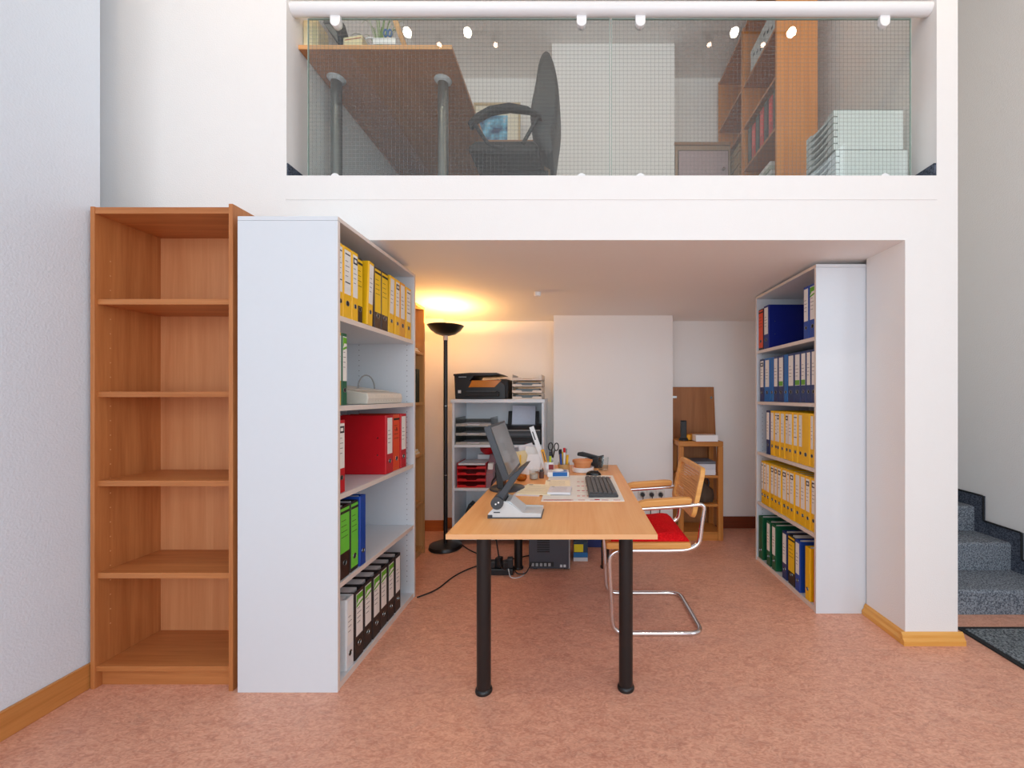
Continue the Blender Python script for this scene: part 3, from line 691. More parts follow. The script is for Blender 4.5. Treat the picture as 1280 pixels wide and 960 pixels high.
for k, (lb, (px, py), (hx, hy), rz, c) in enumerate(pp):
    X, Y = onpad(px, py); z = DZ+(.0046, .0046, .0082)[k]
    t = thing('paper_booklet', lb, 'paper', (X, Y, z if k else DZ+.0048), (0, 0, rz), 'papers on the desk pad')
    bx(-hx, hx, -hy, hy, 0, (.003, .003, .012)[k]).build('sheets', plain(*c, .8, spec=.1), t)
    if k == 0: bx(-hx-.012, hx-.06, -hy-.012, hy-.02, -.0046, -.0004).build('lower_sheets', plain(226, 220, 222, .8, spec=.1), t)
    b = MB()
    for i in range(5): b.box(-hx*.7, hx*.6, hy*.6-i*hy*.25, hy*.6-i*hy*.25+.002, (.003, .003, .012)[k], (.0034, .0034, .0124)[k])
    b.box(-hx*.85, -hx*.6, hy*.75, hy*.9, (.003, .003, .012)[k], (.0034, .0034, .0124)[k])
    b.build('print', plain(150, 140, 140, .8), t)['kind'] = 'stuff'
# tissue pack
X, Y = onpad(697, 598); t = thing('tissue_pack', 'white pack with blue label beside the pen mugs', 'pack', (X, Y+.06, DZ+.005), (0, 0, R(3)))
bx(-.072, .072, -.055, .055, 0, .034).build('wrapper', M_gloss_white, t, .008)
bx(-.035, .06, -.0562, -.054, .008, .034).build('blue_label', plain(24, 104, 180, .4), t)
MB().lathe([(0, .034), (.04, .034), (.03, .044), (0, .047)], n=14).build('tissue_tuft', M_paper, t, smooth=True)
bx(-.032, .058, -.04, .03, .034, .0352).build('blue_top', plain(30, 112, 186, .4), t)
# keyboard
kb = thing('keyboard', 'dark grey computer keyboard lying on the desk pad', 'keyboard', (.140, 2.36, DZ+.0045), (0, 0, R(1)))
MB().prism([(-.078, 0), (.078, 0), (.078, .014), (-.078, .022)], 'y', -.228, .228).build('case', plain(64, 64, 66, .5), kb, .004)
for c_ in range(6):
    b = MB(); xx = .060-c_*.0245; zz = .0145+(0.078-xx)/.156*.008
    n = 15 if c_ else 8; L = .43/n
    for i in range(n): b.box(xx-.0095, xx+.0095, -.215+i*L+.001, -.215+(i+1)*L-.001, zz, zz+.006)
    b.build('key_row', plain(86, 86, 88, .5), kb)
# mouse
ms = thing('computer_mouse', 'glossy black computer mouse behind the keyboard', 'mouse', (.118, 2.745, DZ), (0, 0, R(80)))
me = MB()
nu, nv = 16, 7
vs = [(0, 0, .034)]; fs = []
for j in range(1, nv+1):
    a = (math.pi/2)*j/nv
    for i in range(nu):
        th = 2*math.pi*i/nu
        vs.append((.030*math.sin(a)*math.cos(th), .052*math.sin(a)*math.sin(th), .034*math.cos(a)**.8 if j < nv else 0))
for i in range(nu): fs.append((0, 1+i, 1+(i+1) % nu))
for j in range(nv-1):
    for i in range(nu): fs.append((1+j*nu+i, 1+(j+1)*nu+i, 1+(j+1)*nu+(i+1) % nu, 1+j*nu+(i+1) % nu))
fs.append(tuple(1+(nv-1)*nu+i for i in range(nu)))
me.add(vs, fs).build('shell', plain(18, 18, 19, .18), ms, smooth=True)
MB().cyl((-.003, -.026, .028), .007, .006, 12, 'x').build('scroll_wheel', M_dkgrey, ms)
# dish with terracotta pot
t = thing('white_dish', 'round white saucer dish carrying the terracotta pot', 'dish', (.048, 2.90, DZ))
MB().lathe([(0, 0), (.074, 0), (.079, .004), (.079, .032), (.074, .034), (.071, .03), (.07, .006), (0, .006)], n=32).build('dish_shell', M_gloss_white, t, smooth=True)
t = thing('terracotta_pot', 'shallow terracotta bowl standing in the white dish', 'pot', (.046, 2.90, DZ+.007))
MB().lathe([(0, 0), (.05, 0), (.058, .03), (.064, .058), (.071, .060), (.072, .074), (.066, .075), (.06, .06), (.046, .006), (0, .006)], n=32).build('pot_shell', plain(224, 152, 100, .6), t, smooth=True)
# desk telephone handset
t = thing('desk_telephone', 'black office device with slanted arm behind the terracotta bowl', 'telephone', (.11, 3.08, DZ), (0, 0, R(-8)))
MB().prism([(-.06, 0), (.09, 0), (.10, .05), (.05, .075), (-.05, .06)], 'y', -.05, .05).build('base', M_black, t, .005)
MB().prism([(-.10, .085), (-.098, .108), (-.06, .112), (.06, .082), (.10, .092), (.10, .07), (.05, .062)], 'y', -.02, .02).build('handset', M_black, t, .005)
# tumbler
t = thing('glass_tumbler', 'clear glass tumbler at the rear corner of the desk', 'glass', (.195, 2.93, DZ))
MB().lathe([(0, 0), (.033, 0), (.040, .095), (.0385, .095), (.0315, .008), (0, .008)], n=24).build('tumbler_wall', M_clear, t, smooth=True)

def mug(label, loc, r, h, mat, band, name='pen_mug'):
    t = thing(name, label, 'pen holder', loc)
    MB().lathe([(0, 0), (r, 0), (r, h), (r-.003, h), (r-.003, .006), (0, .006)], n=24).build('cup', mat, t, smooth=True)
    if band: MB().lathe([(r+.0006, h*.12), (r+.0006, h*.82)], n=24).build('band', band, t, smooth=True)
    return t
def stick(name, label, cat, loc, pts, r, mat, cap=None, group='pens and tools in the desk mugs'):
    t = thing(name, label, cat, loc, group=group)
    MB().tube(pts, r, 8).build('barrel', mat, t, smooth=True)
    if cap:
        a = Vector(pts[-1]); d = (a-Vector(pts[0])).normalized()
        MB().tube([a, a+d*.03], r*1.15, 8).build('cap', cap, t, smooth=True)
    return t
X1, Y1 = -.185, 2.80
mug('white mug with red print holding ruler, scissors and cutter', (X1, Y1, DZ), .036, .085, M_gloss_white, None)
rr = thing('ruler', 'long white ruler slanting out of the white mug', 'ruler', (X1-.012, Y1, DZ+.008))
b = MB(); b.m = Matrix.Rotation(R(-19), 4, 'Y'); b.box(-.016, .016, -.001, .001, 0, .335); b.build('blade', M_gloss_white, rr)
b = MB(); b.m = Matrix.Rotation(R(-19), 4, 'Y')
for i in range(15): b.box(.006, .014, -.0014, -.001, .1+i*.015, .1005+i*.015)
b.box(-.008, .0, -.0014, -.001, .24, .30); b.build('scale_print', M_dkgrey, rr)
t = thing('cutter_knife', 'yellow-orange cutter knife beside the ruler in the white mug', 'cutter', (X1-.005, Y1-.014, DZ+.01), (0, R(-14), 0))
bx(-.011, .011, -.005, .005, .03, .165).build('grip', plain(240, 168, 30, .4), t, .003); bx(-.003, .003, -.0058, -.005, .08, .15).build('slider', M_dark, t)
stick('highlighter', 'yellow-green highlighter standing in the white mug', 'pen', (X1+.006, Y1-.006, DZ+.01), [(0, 0, 0), (.003, 0, .115)], .0075, plain(200, 214, 40, .4), M_dark)
t = thing('scissors', 'black-handled scissors standing handles-up in the white mug', 'scissors', (X1+.018, Y1+.004, DZ+.012), (0, R(4), 0), 'pens and tools in the desk mugs')
for s in (-1, 1):
    MB().prism([(-.004*s, 0), (.004*s, 0), (.008*s, .11), (-.002*s, .11)], 'y', -.001+.001*s, .0005+.001*s).build('blade', M_steel, t)
    h_ = MB(); pts = [(s*.02+.015*math.cos(a), 0, .175+.026*math.sin(a)) for a in [2*math.pi*i/14 for i in range(15)]]
    h_.tube(pts, .0042, 6); h_.tube([(s*.002, 0, .10), (s*.010, 0, .15)], .005, 6); h_.build('handle', M_black, t, smooth=True)
MB().box(.0, .032, -.037, -.0355, .012, .07).build('red_print', plain(150, 40, 46, .5), None)
_o = bpy.data.objects['red_print.001'] if 'red_print.001' in bpy.data.objects else None
if _o is not None:
    _o.parent = [q for q in bpy.data.objects if q.name.startswith('pen_mug')][0]
X2, Y2 = -.085, 2.84
mug('clear patterned jar full of yellow and blue pens', (X2, Y2, DZ), .041, .075, M_clear, plain(196, 150, 92, .5), 'pen_jar')
pens = [('yellow marker in the patterned jar', (238, 196, 30), -.025, .02), ('blue marker in the patterned jar', (30, 70, 150), -.020, -.012), ('white pen with red tip in the patterned jar', (232, 228, 224), .004, -.02),
        ('orange-yellow pencil at the rim of the patterned jar', (240, 180, 36), .024, -.004), ('pale grey pen amid the patterned jar', (208, 208, 206), .012, .016), ('yellow pencil leaning out of the patterned jar', (244, 206, 60), -.008, .006)]
for k, (lb, c, dx, dy) in enumerate(pens):
    stick('pen', lb, 'pen', (X2+dx*.75, Y2+dy*.75, DZ+.008), [(0, 0, 0), (dx*.35, dy*.3, .118+.010*(k % 3))], .0075+.001*(k % 2), plain(*c, .4), [M_dark, M_black, M_red, None, M_grey, None][k])
# note holder papers, jars on the left
t = thing('note_bundle', 'bundle of crumpled white and cream notes standing behind the stand arm', 'paper', (-.328, 2.82, DZ))
for k, (dx, dy, rx, rz, wd, hh, c) in enumerate(((.0, .0, 12, 8, .055, .17, (236, 232, 228)), (-.04, -.02, -6, -14, .05, .14, (240, 224, 178)), (.035, -.03, 4, 20, .05, .12, (238, 234, 232)), (.01, .03, -10, -6, .06, .185, (228, 228, 232)), (.05, .01, 20, -24, .045, .10, (234, 228, 224)))):
    b = MB(); b.m = Matrix.Translation((dx, dy, .02)) @ Matrix.Rotation(R(rz), 4, 'Z') @ Matrix.Rotation(R(rx), 4, 'Y')
    b.prism([(-wd, .0), (wd*.8, .0), (wd*1.05, hh*.7), (wd*.7, hh), (-wd*.9, hh*.95), (-wd*1.1, hh*.4)], 'y', -.0015, .0015); b.build('note_sheet', plain(*c, .8, spec=.1), t)
b = MB(); b.box(-.055, -.045, -.05, -.046, .06, .135); b.build('yellow_clip', plain(238, 190, 50, .4), t)
b = MB(); b.lathe([(0, 0), (.05, 0), (.05, .05), (.047, .05), (.047, .004), (0, .004)], n=20); b.build('holder', M_gloss_white, t, smooth=True)
t = thing('dark_bottle', 'small dark red bottle with black cap beside the white mug', 'bottle', (-.255, 2.90, DZ))
MB().lathe([(0, 0), (.02, 0), (.021, .08), (.014, .092), (0, .092)], n=18).build('bottle_body', plain(110, 30, 28, .3), t, smooth=True); MB().lathe([(.015, .09), (.016, .115), (0, .115)], n=16).build('cap', M_black, t, smooth=True)
MB().lathe([(.0215, .025), (.0215, .06)], n=18).build('label_band', plain(190, 130, 90, .6), t, smooth=True)
t = thing('candle_glass', 'squat clear candle glass near the note bundle', 'glass', (-.27, 2.62, DZ))
MB().lathe([(0, 0), (.029, 0), (.031, .062), (.029, .062), (.027, .006), (0, .006)], n=22).build('glass_wall', M_clear, t, smooth=True)
MB().lathe([(0, .007), (.0262, .007), (.0262, .035), (0, .035)], n=20).build('candle', plain(196, 186, 176, .6), t, smooth=True)
t = thing('ink_jar', 'small dark jar between candle glass and white mug', 'jar', (-.225, 2.66, DZ))
MB().lathe([(0, 0), (.016, 0), (.017, .038), (.012, .044), (0, .044)], n=18).build('jar_body', plain(92, 62, 56, .3), t, smooth=True); MB().lathe([(.013, .042), (.013, .054), (0, .054)], n=14).build('cap', M_dark, t, smooth=True)
t = thing('amber_bowl', 'little amber glass bowl holding clips next to the monitor foot', 'bowl', (-.345, 2.58, DZ))
MB().lathe([(0, 0), (.026, 0), (.036, .018), (.033, .036), (.031, .036), (.033, .018), (.024, .004), (0, .004)], n=22).build('bowl_shell', glass_sheet('amber_glass', (.86, .66, .38, 1), 1.45), t, smooth=True)
MB().lathe([(0, .006), (.024, .006), (.030, .018), (.02, .024), (0, .024)], n=14).build('clips', plain(206, 166, 90, .5), t, smooth=True)

# ------------------------------------------------------------------ cantilever chair
ch = thing('cantilever_chair', 'tubular steel cantilever armchair with cane back and red cushion at the desk', 'chair', (.40, 2.355, 0))
YA, YB = 2.135, 2.575
tr_ = .0125
def side(y):
    return [(.345, y, .683), (.52, y, .683), (.668, y, .690), (.652, y, .60), (.640, y, .52), (.60, y, .452), (.50, y, .445), (.178, y, .432), (.190, y, .02), (.66, y, tr_)]
A = side(YA)[3:]; 
frame = fillet([(.655, YA, .56), (.646, YA, .48), (.585, YA, .450), (.50, YA, .446), (.172, YA, .446), (.192, YA, tr_), (.665, YA, tr_), (.655, YB, tr_), (.192, YB, tr_), (.172, YB, .446), (.50, YB, .446), (.585, YB, .450), (.646, YB, .48), (.655, YB, .56)], .07, 7)
MB().tube(frame, tr_, 12).build('steel_frame', M_chrome, ch, smooth=True, world=True)
for y in (YA, YB):
    MB().tube(fillet([(.33, y, .664), (.60, y, .682), (.674, y, .690), (.664, y, .62), (.655, y, .56)], .035, 6), .0115, 12).build('arm_tube', M_chrome, ch, smooth=True, world=True)
    MB().prism([(.322, .672), (.60, .694), (.605, .722), (.56, .726), (.36, .712), (.322, .700)], 'y', y-.022, y+.022).build('armrest', M_beech, ch, .008, world=True)
# seat
b = MB(); b.box(.158, .60, YA-.012, YA+.028, .455, .490); b.box(.158, .60, YB-.028, YB+.012, .455, .490); b.box(.158, .20, YA+.028, YB-.028, .455, .490); b.box(.56, .60, YA+.028, YB-.028, .455, .490)
b.build('seat_frame', M_beech, ch, .008, world=True)
b = MB()
for i in range(18): b.box(.20+i*.02, .208+i*.02, YA+.028, YB-.028, .484, .487)
for i in range(19): b.box(.20, .56, YA+.03+i*.02, YA+.038+i*.02, .487, .4895)
b.build('seat_cane', M_rattan, ch, world=True)
# cushion: rounded pad
g = MB(); nx, ny = 14, 14; vs = []; fs = []
for top_ in (1, 0):
    for i in range(nx+1):
        for j in range(ny+1):
            u = i/nx*2-1; v = j/ny*2-1
            e = (1-abs(u)**6)*(1-abs(v)**6); e = max(e, 0)**.35
            vs.append((.39+u*.205, 2.355+v*.215, .492+(.034*e+.006*math.sin(i*.9)*math.cos(j*.7)*e if top_ else 0)+.004*top_))
n1 = (nx+1)*(ny+1)
for i in range(nx):
    for j in range(ny):
        a = i*(ny+1)+j; fs.append((a, a+ny+1, a+ny+2, a+1)); fs.append((n1+a, n1+a+1, n1+a+ny+2, n1+a+ny+1))
for i in range(nx):
    for j in (0, ny):
        a = i*(ny+1)+j; fs.append((a, a+ny+1, n1+a+ny+1, n1+a))
for j in range(ny):
    for i in (0, nx):
        a = i*(ny+1)+j; fs.append((a, a+1, n1+a+1, n1+a))
g.add(vs, fs).build('seat_cushion', M_cushion, ch, smooth=True, world=True)
# backrest: rounded frame, cane mesh inside; local u across (y), w up
bk = Matrix.Translation((.612, 2.355, .612)) @ Matrix.Rotation(R(12), 4, 'Y')
def rrect(hw, z0, z1, r, n=5):
    pts = []
    for cx, cz, a0 in ((hw-r, z1-r, 0), (-hw+r, z1-r, 90), (-hw+r, z0+r, 180), (hw-r, z0+r, 270)):
        pts += arc(cx, cz, r, a0, a0+90, n)
    return pts
ou = rrect(.225, 0, .27, .045); inn = rrect(.195, .03, .24, .03)
b = MB(); b.m = bk; vs = []; n = len(ou)
bow = lambda y: .018*(1-(y/.225)**2)
for ring, xx in ((ou, -.013), (inn, -.013), (inn, .013), (ou, .013)): vs += [(xx+bow(y), y, z) for y, z in ring]
fs = []
for q in range(4):
    for i in range(n): fs.append((q*n+i, q*n+(i+1) % n, ((q+1) % 4)*n+(i+1) % n, ((q+1) % 4)*n+i))
b.add(vs, fs).build('back_frame', M_beech, ch, .004, smooth=True, world=True)
b = MB(); b.m = bk
for i in range(15):
    z = .036+i*.0142
    for k in range(8):
        y0_, y1_ = -.195+k*.0488, -.195+(k+1)*.0488
        b.add([(bow(y0_)-.002, y0_, z), (bow(y1_)-.002, y1_, z), (bow(y1_)-.002, y1_, z+.0098), (bow(y0_)-.002, y0_, z+.0098), (bow(y0_)+.001, y0_, z), (bow(y1_)+.001, y1_, z), (bow(y1_)+.001, y1_, z+.0098), (bow(y0_)+.001, y0_, z+.0098)],
              [(0,3,2,1), (4,5,6,7), (0,1,5,4), (1,2,6,5), (2,3,7,6), (3,0,4,7)])
for k in range(22):
    y = -.186+k*.0177
    b.box(bow(y)-.004, bow(y)-.0022, y-.0017, y+.0017, .03, .242)
b.build('back_cane', M_rattan, ch, world=True)

# ------------------------------------------------------------------ computer, cables under the desk
pc = thing('computer_tower', 'dark grey computer tower standing under the desk', 'computer', (-.19, 3.10, 0))
bx(-.15, .138, -.16, .22, .01, .36).build('case', plain(62, 64, 72, .4), pc, .004)
bx(.138, .146, -.16, .22, .008, .362).build('side_trim', M_grey, pc)
b = MB()
for i in range(12): b.box(-.09, .0, -.163, -.160, .13+i*.016, .139+i*.016)
b.build('vent', M_black_soft, pc)
bx(-.14, .03, -.163, -.160, .025, .06).build('port_panel', M_black, pc)
b = MB()
for i in range(5): b.box(-.13+i*.03, -.112+i*.03, -.166, -.163, .03, .052)
b.build('ports', M_grey, pc)
bx(.075, .092, -.1625, -.160, .022, .04).box(.1, .117, -.1625, -.160, .022, .04).build('stickers', M_ltgrey, pc)
for sx in (-.12, .10): bx(sx, sx+.03, -.14, .2, 0, .01).build('foot', M_rubber, pc)
t = thing('toner_box', 'blue and yellow printed box standing beside the computer tower', 'box', (.035, 3.20, 0))
bx(-.055, .055, -.1, .1, 0, .14).build('carton', plain(30, 60, 84, .5), t, .002)
bx(-.05, .02, -.102, -.1, .07, .128).build('yellow_label', plain(236, 214, 30, .5), t); bx(-.054, .054, -.1015, -.1, .03, .065).build('blue_stripe', plain(30, 110, 170, .5), t); bx(-.054, .054, -.1015, -.1, 0, .028).build('white_stripe', M_ltgrey, t)
t = thing('storage_basket', 'dark blue storage crate with white rim behind the toner box', 'crate', (.15, 3.50, 0), (0, 0, 0))
MB().prism([(-.15, 0), (.15, 0), (.17, .24), (-.17, .24)], 'y', -.12, .12).build('crate_body', plain(34, 50, 112, .5), t, .006); bx(-.18, .18, -.128, .128, .235, .25).build('rim', M_ltgrey, t, .004)
pb = thing('power_strip', 'tangle of black plugs and adapters on the floor by the rear desk leg', 'power strip', (-.50, 2.88, 0))
bx(-.12, .06, -.03, .03, 0, .045).build('strip_body', M_black, pb, .006)
for k, (x, y, rz) in enumerate(((-.09, 0, 10), (-.045, .01, -20), (.0, -.01, 30), (.035, .0, 5))):
    b = MB(); b.m = Matrix.Translation((x, y, .045)) @ Matrix.Rotation(R(rz), 4, 'Z'); b.box(-.02, .02, -.025, .025, 0, .05+.02*(k % 2)); b.build('plug', M_black, pb, .006)
def cable(label, pts, r=.0045, mat=M_black_soft, name='power_cable', group=None):
    return tag(MB().tube(fillet(pts, .12, 6), r, 7).build(name, mat, None, smooth=True), label, 'cable', group)
cable('black cable running over the floor from the white shelves to the desk leg', [(-.985, 2.53, .006), (-.90, 2.62, .006), (-.84, 2.86, .006), (-.72, 3.02, .006), (-.50, 3.12, .006), (-.36, 3.2, .006)])
cable('black lead lying on the floor between lamp base and power strip', [(-1.0, 3.48, .006), (-.86, 3.30, .006), (-.72, 3.18, .008), (-.58, 2.96, .03)])
cable('black cord hanging from the desk down to the power strip', [(-.48, 2.55, .69), (-.52, 2.58, .45), (-.50, 2.70, .12), (-.49, 2.83, .05)])
cable('short black lead from the power strip to the computer tower', [(-.435, 2.88, .03), (-.41, 2.83, .02), (-.35, 2.83, .02), (-.32, 2.93, .05)])
cable('thin white lead curling around the rear desk leg', [(-.47, 2.835, .055), (-.45, 2.79, .01), (-.40, 2.80, .006), (-.36, 2.85, .006), (-.375, 2.90, .006)], .003, M_ltgrey)
cable('black monitor cables drooping behind the desk edge', [(-.475, 2.42, .80), (-.48, 2.44, .77), (-.515, 2.50, .735), (-.54, 2.56, .60), (-.53, 2.7, .3)], .005)

# ------------------------------------------------------------------ small beech shelf in the rear corner
cx0, cx1, cy0, cy1, cz = .890, 1.276, 3.53, 3.82, .862
cs_ = thing('corner_stand', 'small open beech stand with rounded posts in the rear corner', 'shelf', ((cx0+cx1)/2, (cy0+cy1)/2, 0))
M_st = wood('stand_beech', (178, 112, 48), (204, 136, 66), 'z', .42); M_sth = wood('stand_beech_h', (178, 112, 48), (204, 136, 66), 'x', .42)
for x in (cx0, cx1-.045):
    for y in (cy0, cy1-.045): bx(x, x+.045, y, y+.045, 0, cz-.045).build('post', M_st, cs_, .006, world=True)
b = MB(); b.box(cx0, cx1, cy0, cy0+.045, cz-.045, cz); b.box(cx0, cx1, cy1-.045, cy1, cz-.045, cz); b.box(cx0, cx0+.045, cy0+.045, cy1-.045, cz-.045, cz); b.box(cx1-.045, cx1, cy0+.045, cy1-.045, cz-.045, cz)
b.build('top_frame', M_sth, cs_, .006, world=True)
bx(cx0+.04, cx1-.04, cy0+.04, cy1-.04, cz-.03, cz-.01).build('top_board', M_sth, cs_, world=True)
for z in (.565, .315, .075): bx(cx0+.01, cx1-.01, cy0+.01, cy1-.01, z-.022, z).build('shelf', M_sth, cs_, .003, world=True)
bx(cx0+.045, cx1-.045, cy0+.01, cy0+.03, .0, .055).build('plinth', M_sth, cs_, world=True)
t = thing('leaning_board', 'brown wooden board leaning on the rear wall behind the small stand', 'board', (1.11, 3.847, .04), (R(-.5), 0, 0))
MB().prism([(-.20, 0), (.24, 0), (.19, 1.30), (-.20, 1.30)], 'y', -.009, .009).build('board_panel', wood('leaning_beech', (150, 94, 50), (172, 112, 64), 'z', .45), t, .001)
MB().cyl((.165, -.012, 1.20), .012, .003, 14, 'y').build('fitting', M_steel, t); bx(-.2, -.16, -.013, -.009, 1.195, 1.215).build('hinge', M_steel, t); MB().cyl((.17, -.0105, .80), .006, .002, 10, 'y').build('screw_hole', M_black_soft, t)
t = thing('cordless_phone', 'black cordless phone upright in its cradle on the small stand', 'telephone', (.955, 3.62, cz))
MB().lathe([(0, 0), (.042, 0), (.042, .012), (.03, .026), (0, .026)], n=20).build('cradle', M_black, t, smooth=True)
MB().prism([(-.012, .018), (.014, .018), (.022, .17), (.014, .176), (-.004, .176), (-.010, .165)], 'x', -.026, .026).build('handset', M_black, t, .006)
b = MB(); b.m = Matrix.Rotation(R(-3), 4, 'X'); b.box(-.016, .016, -.0135, -.0105, .10, .135); b.build('display', M_grey, t)
o = thing('yellow_folder', 'yellow folder stack behind the white paper block on the small stand', 'folder', (1.10, 3.70, cz))
bx(-.11, .11, -.07, .07, 0, .045).build('folders', plain(224, 150, 40, .6), o, .004); bx(-.12, -.085, -.10, -.06, 0, .05).build('folder_flap', plain(238, 166, 40, .6), o, .012)
o = tag(bx(-.095, .095, -.06, .06, 0, .055).build('paper_block', M_gloss_white, None, .003), 'white paper block lying at the edge of the small stand top', 'paper'); o.location = (1.125, 3.56, cz+.001)
for k, (z, hh, c, lb) in enumerate(((.565, .05, (226, 226, 232), 'white paper ream at the bottom of the pile on the small stand'), (.6155, .045, (214, 216, 224), 'grey-white paper ream in the middle of the pile on the small stand'), (.661, .022, (110, 112, 122), 'dark grey folder on top of the paper pile on the small stand'))):
    o = tag(bx(-.13+.01*k, .14, -.11, .11, 0, hh).build('paper_ream' if k < 2 else 'document_folder', plain(*c, .7), None, .002), lb, 'paper'); o.location = (1.075, 3.66, z+.001)
t = thing('dark_bag', 'crumpled dark bag lying on the middle shelf of the small stand', 'bag', (1.14, 3.67, .318))
b = MB(); b.lathe([(0, 0), (.085, 0), (.10, .05), (.085, .10), (.04, .15), (.0, .17)], n=16); b.build('bag_body', plain(84, 66, 52, .8), t, smooth=True)
for v in t.children[0].data.vertices: v.co *= 1+.12*math.sin(v.co.x*70+v.co.z*50)*math.cos(v.co.y*60)
MB().torus((0, -.02, .16), .05, .006, 'y').build('handle', M_dark, t, smooth=True)

# wall sockets on the pier
sk = thing('triple_wall_socket', 'triple white wall socket with black plugs on the chimney pier', 'socket', (.683, 3.70, .365))
for k, x in enumerate((-.082, 0, .082)):
    f = bx(x-.040, x+.040, -.010, 0, -.040, .040).build('socket_frame', plain(226, 222, 214, .35), sk, .004)
    MB().cyl((x, -.0115, 0), .027, .002, 22, 'y').build('socket_well', plain(190, 186, 180, .4), f, smooth=True)
    p_ = MB().lathe([(0, 0), (.019, 0), (.019, .02), (.012, .036), (0, .036)], n=16); p_.v = [Vector((x+v.x, -.0115-v.z, v.y)) for v in p_.v]
    p_.build('plug', M_black, sk, smooth=True)
    MB().tube(fillet([(x, -.04, 0), (x, -.055, -.02), (x-.01, -.03, -.12), (x-.015, -.02, -.34)], .03), .004, 6).build('plug_cable', M_black_soft, sk, smooth=True)

# ceiling sensor in the recess
o = tag(MB().lathe([(0, -.028), (.024, -.028), (.026, -.02), (.026, 0), (0, 0)], n=24).build('ceiling_sensor', M_gloss_white, None, smooth=True), 'small white round sensor on the low ceiling above the desk', 'sensor'); o.location = (-.288, 3.05, 2.029)

# ------------------------------------------------------------------ glass railing of the mezzanine
GY = 2.115
rl = thing('glass_railing', 'wired glass railing with white tube handrail along the mezzanine edge', 'railing', (.18, GY, FZ))
MB().tube([(-1.468, GY, 3.258), (1.829, GY, 3.258)], .0325, 20).build('handrail', M_gloss_white, rl, smooth=True, world=True)
GZ0, GZ1 = FZ+.004, 3.222
pan = [(-1.397, .176), (.186, 1.745)]
M_wire = plain(112, 116, 112, .6)
for a, b_ in pan:
    gp = bx(a, b_, GY+.012, GY+.018, GZ0, GZ1).build('glass_pane', M_glass, rl, world=True)
    wv = MB(); n = int((b_-a)/.0205)
    for i in range(1, n): wv.box(a+i*(b_-a)/n-.0004, a+i*(b_-a)/n+.0004, GY+.0148, GY+.0154, GZ0, GZ1)
    n = int((GZ1-GZ0)/.0205)
    for i in range(1, n): wv.box(a, b_, GY+.0146, GY+.0152, GZ0+i*(GZ1-GZ0)/n-.0004, GZ0+i*(GZ1-GZ0)/n+.0004)
    w_ = wv.build('wire_mesh', M_wire, gp, world=True); w_['kind'] = 'stuff'
    ed = MB()
    for xx in (a, b_): ed.box(xx-.0015, xx+.0015, GY+.0105, GY+.0195, GZ0, GZ1)
    ed.box(a, b_, GY+.0105, GY+.0195, GZ1-.002, GZ1+.001); ed.build('polished_edge', plain(150, 170, 160, .2), gp, world=True)
for px in (419, 727, 800.5, 1106):
    x = (px-720)/510*GY
    pts = arc(x, 3.196, .0255, 180, 360, 10)+[(x+.0255, 3.24), (x-.0255, 3.24)]
    MB().prism(pts, 'y', GY-.004, GY+.026).build('clip', M_gloss_white, rl, .002, world=True)
    pts = arc(x, FZ+.014, .0235, 0, 180, 10)+[(x-.0235, FZ), (x+.0235, FZ)]
    MB().prism(pts, 'y', GY-.004, GY+.026).build('clip', M_gloss_white, rl, .002, world=True)

# ------------------------------------------------------------------ mezzanine furniture
ud = thing('mezzanine_desk', 'beech desk with steel column legs behind the railing on the mezzanine', 'desk', (-1.06, 2.95, FZ))
UZ = 3.089
bx(-1.468, -.656, 2.16, 3.68, UZ, UZ+.022).build('desktop', wood('upper_desk', (190, 128, 84), (206, 144, 98), 'y', .45), ud, .001, world=True)
bx(-1.468, -.656, 2.157, 2.16, UZ, UZ+.022).build('edge_band', wood('upper_edge', (216, 154, 96), (230, 172, 116), 'x', .45), ud, world=True)
for x, y in ((-1.385, 2.36), (-.772, 2.37), (-1.385, 3.45), (-.772, 3.45)):
    l = MB().lathe([(.03, FZ+.01), (.03, UZ-.002)], (x, y, 0), 22).build('leg', plain(128, 130, 126, .3, .8), ud, smooth=True, world=True)
    MB().lathe([(.03, UZ-.02), (.034, UZ-.018), (.044, UZ-.008), (.05, UZ-.001), (0, UZ-.001)], (x, y, 0), 22).build('flange', M_ltgrey, l, smooth=True, world=True)
    MB().lathe([(0, FZ), (.036, FZ), (.036, FZ+.012), (.03, FZ+.014)], (x, y, 0), 18).build('foot', M_dark, l, smooth=True, world=True)
UT = UZ+.022
t = thing('desk_speaker', 'cream speaker box with black foot at the corner of the mezzanine desk', 'speaker', (-1.425, 2.23, UT))
bx(-.04, .04, -.04, .06, .012, .165).build('cabinet', M_cream, t, .006); bx(-.038, .03, -.036, .055, 0, .012).build('foot', M_black, t); bx(.012, .034, -.0415, -.04, .03, .15).build('grille', plain(206, 196, 150, .7), t)
t = thing('desk_lamp', 'grey desk lamp with long slanted arm on the mezzanine desk', 'lamp', (-1.21, 2.36, UT))
MB().lathe([(0, 0), (.05, 0), (.05, .012), (.02, .02), (0, .02)], n=24).build('base', M_dkgrey, t, smooth=True)
b = MB(); b.m = Matrix.Rotation(R(-38), 4, 'Y'); b.box(-.014, .014, -.012, .012, .012, .38); b.build('arm', plain(112, 112, 108, .5), t, .004)
b = MB(); b.m = Matrix.Translation((-.205, 0, .285)); b.prism([(-.04, 0), (.04, 0), (.03, .04), (-.03, .05)], 'y', -.02, .22); b.build('lamp_head', plain(96, 96, 94, .5), t, .008)
t = thing('document_holder', 'black tilted holder standing on the mezzanine desk behind the card box', 'holder', (-1.335, 2.245, UT))
b = MB(); b.prism([(.045, 0), (.095, 0), (.085, .10), (.055, .20), (.03, .205), (.025, .15)], 'y', -.02, .02); b.build('holder_back', M_black_soft, t, .006)
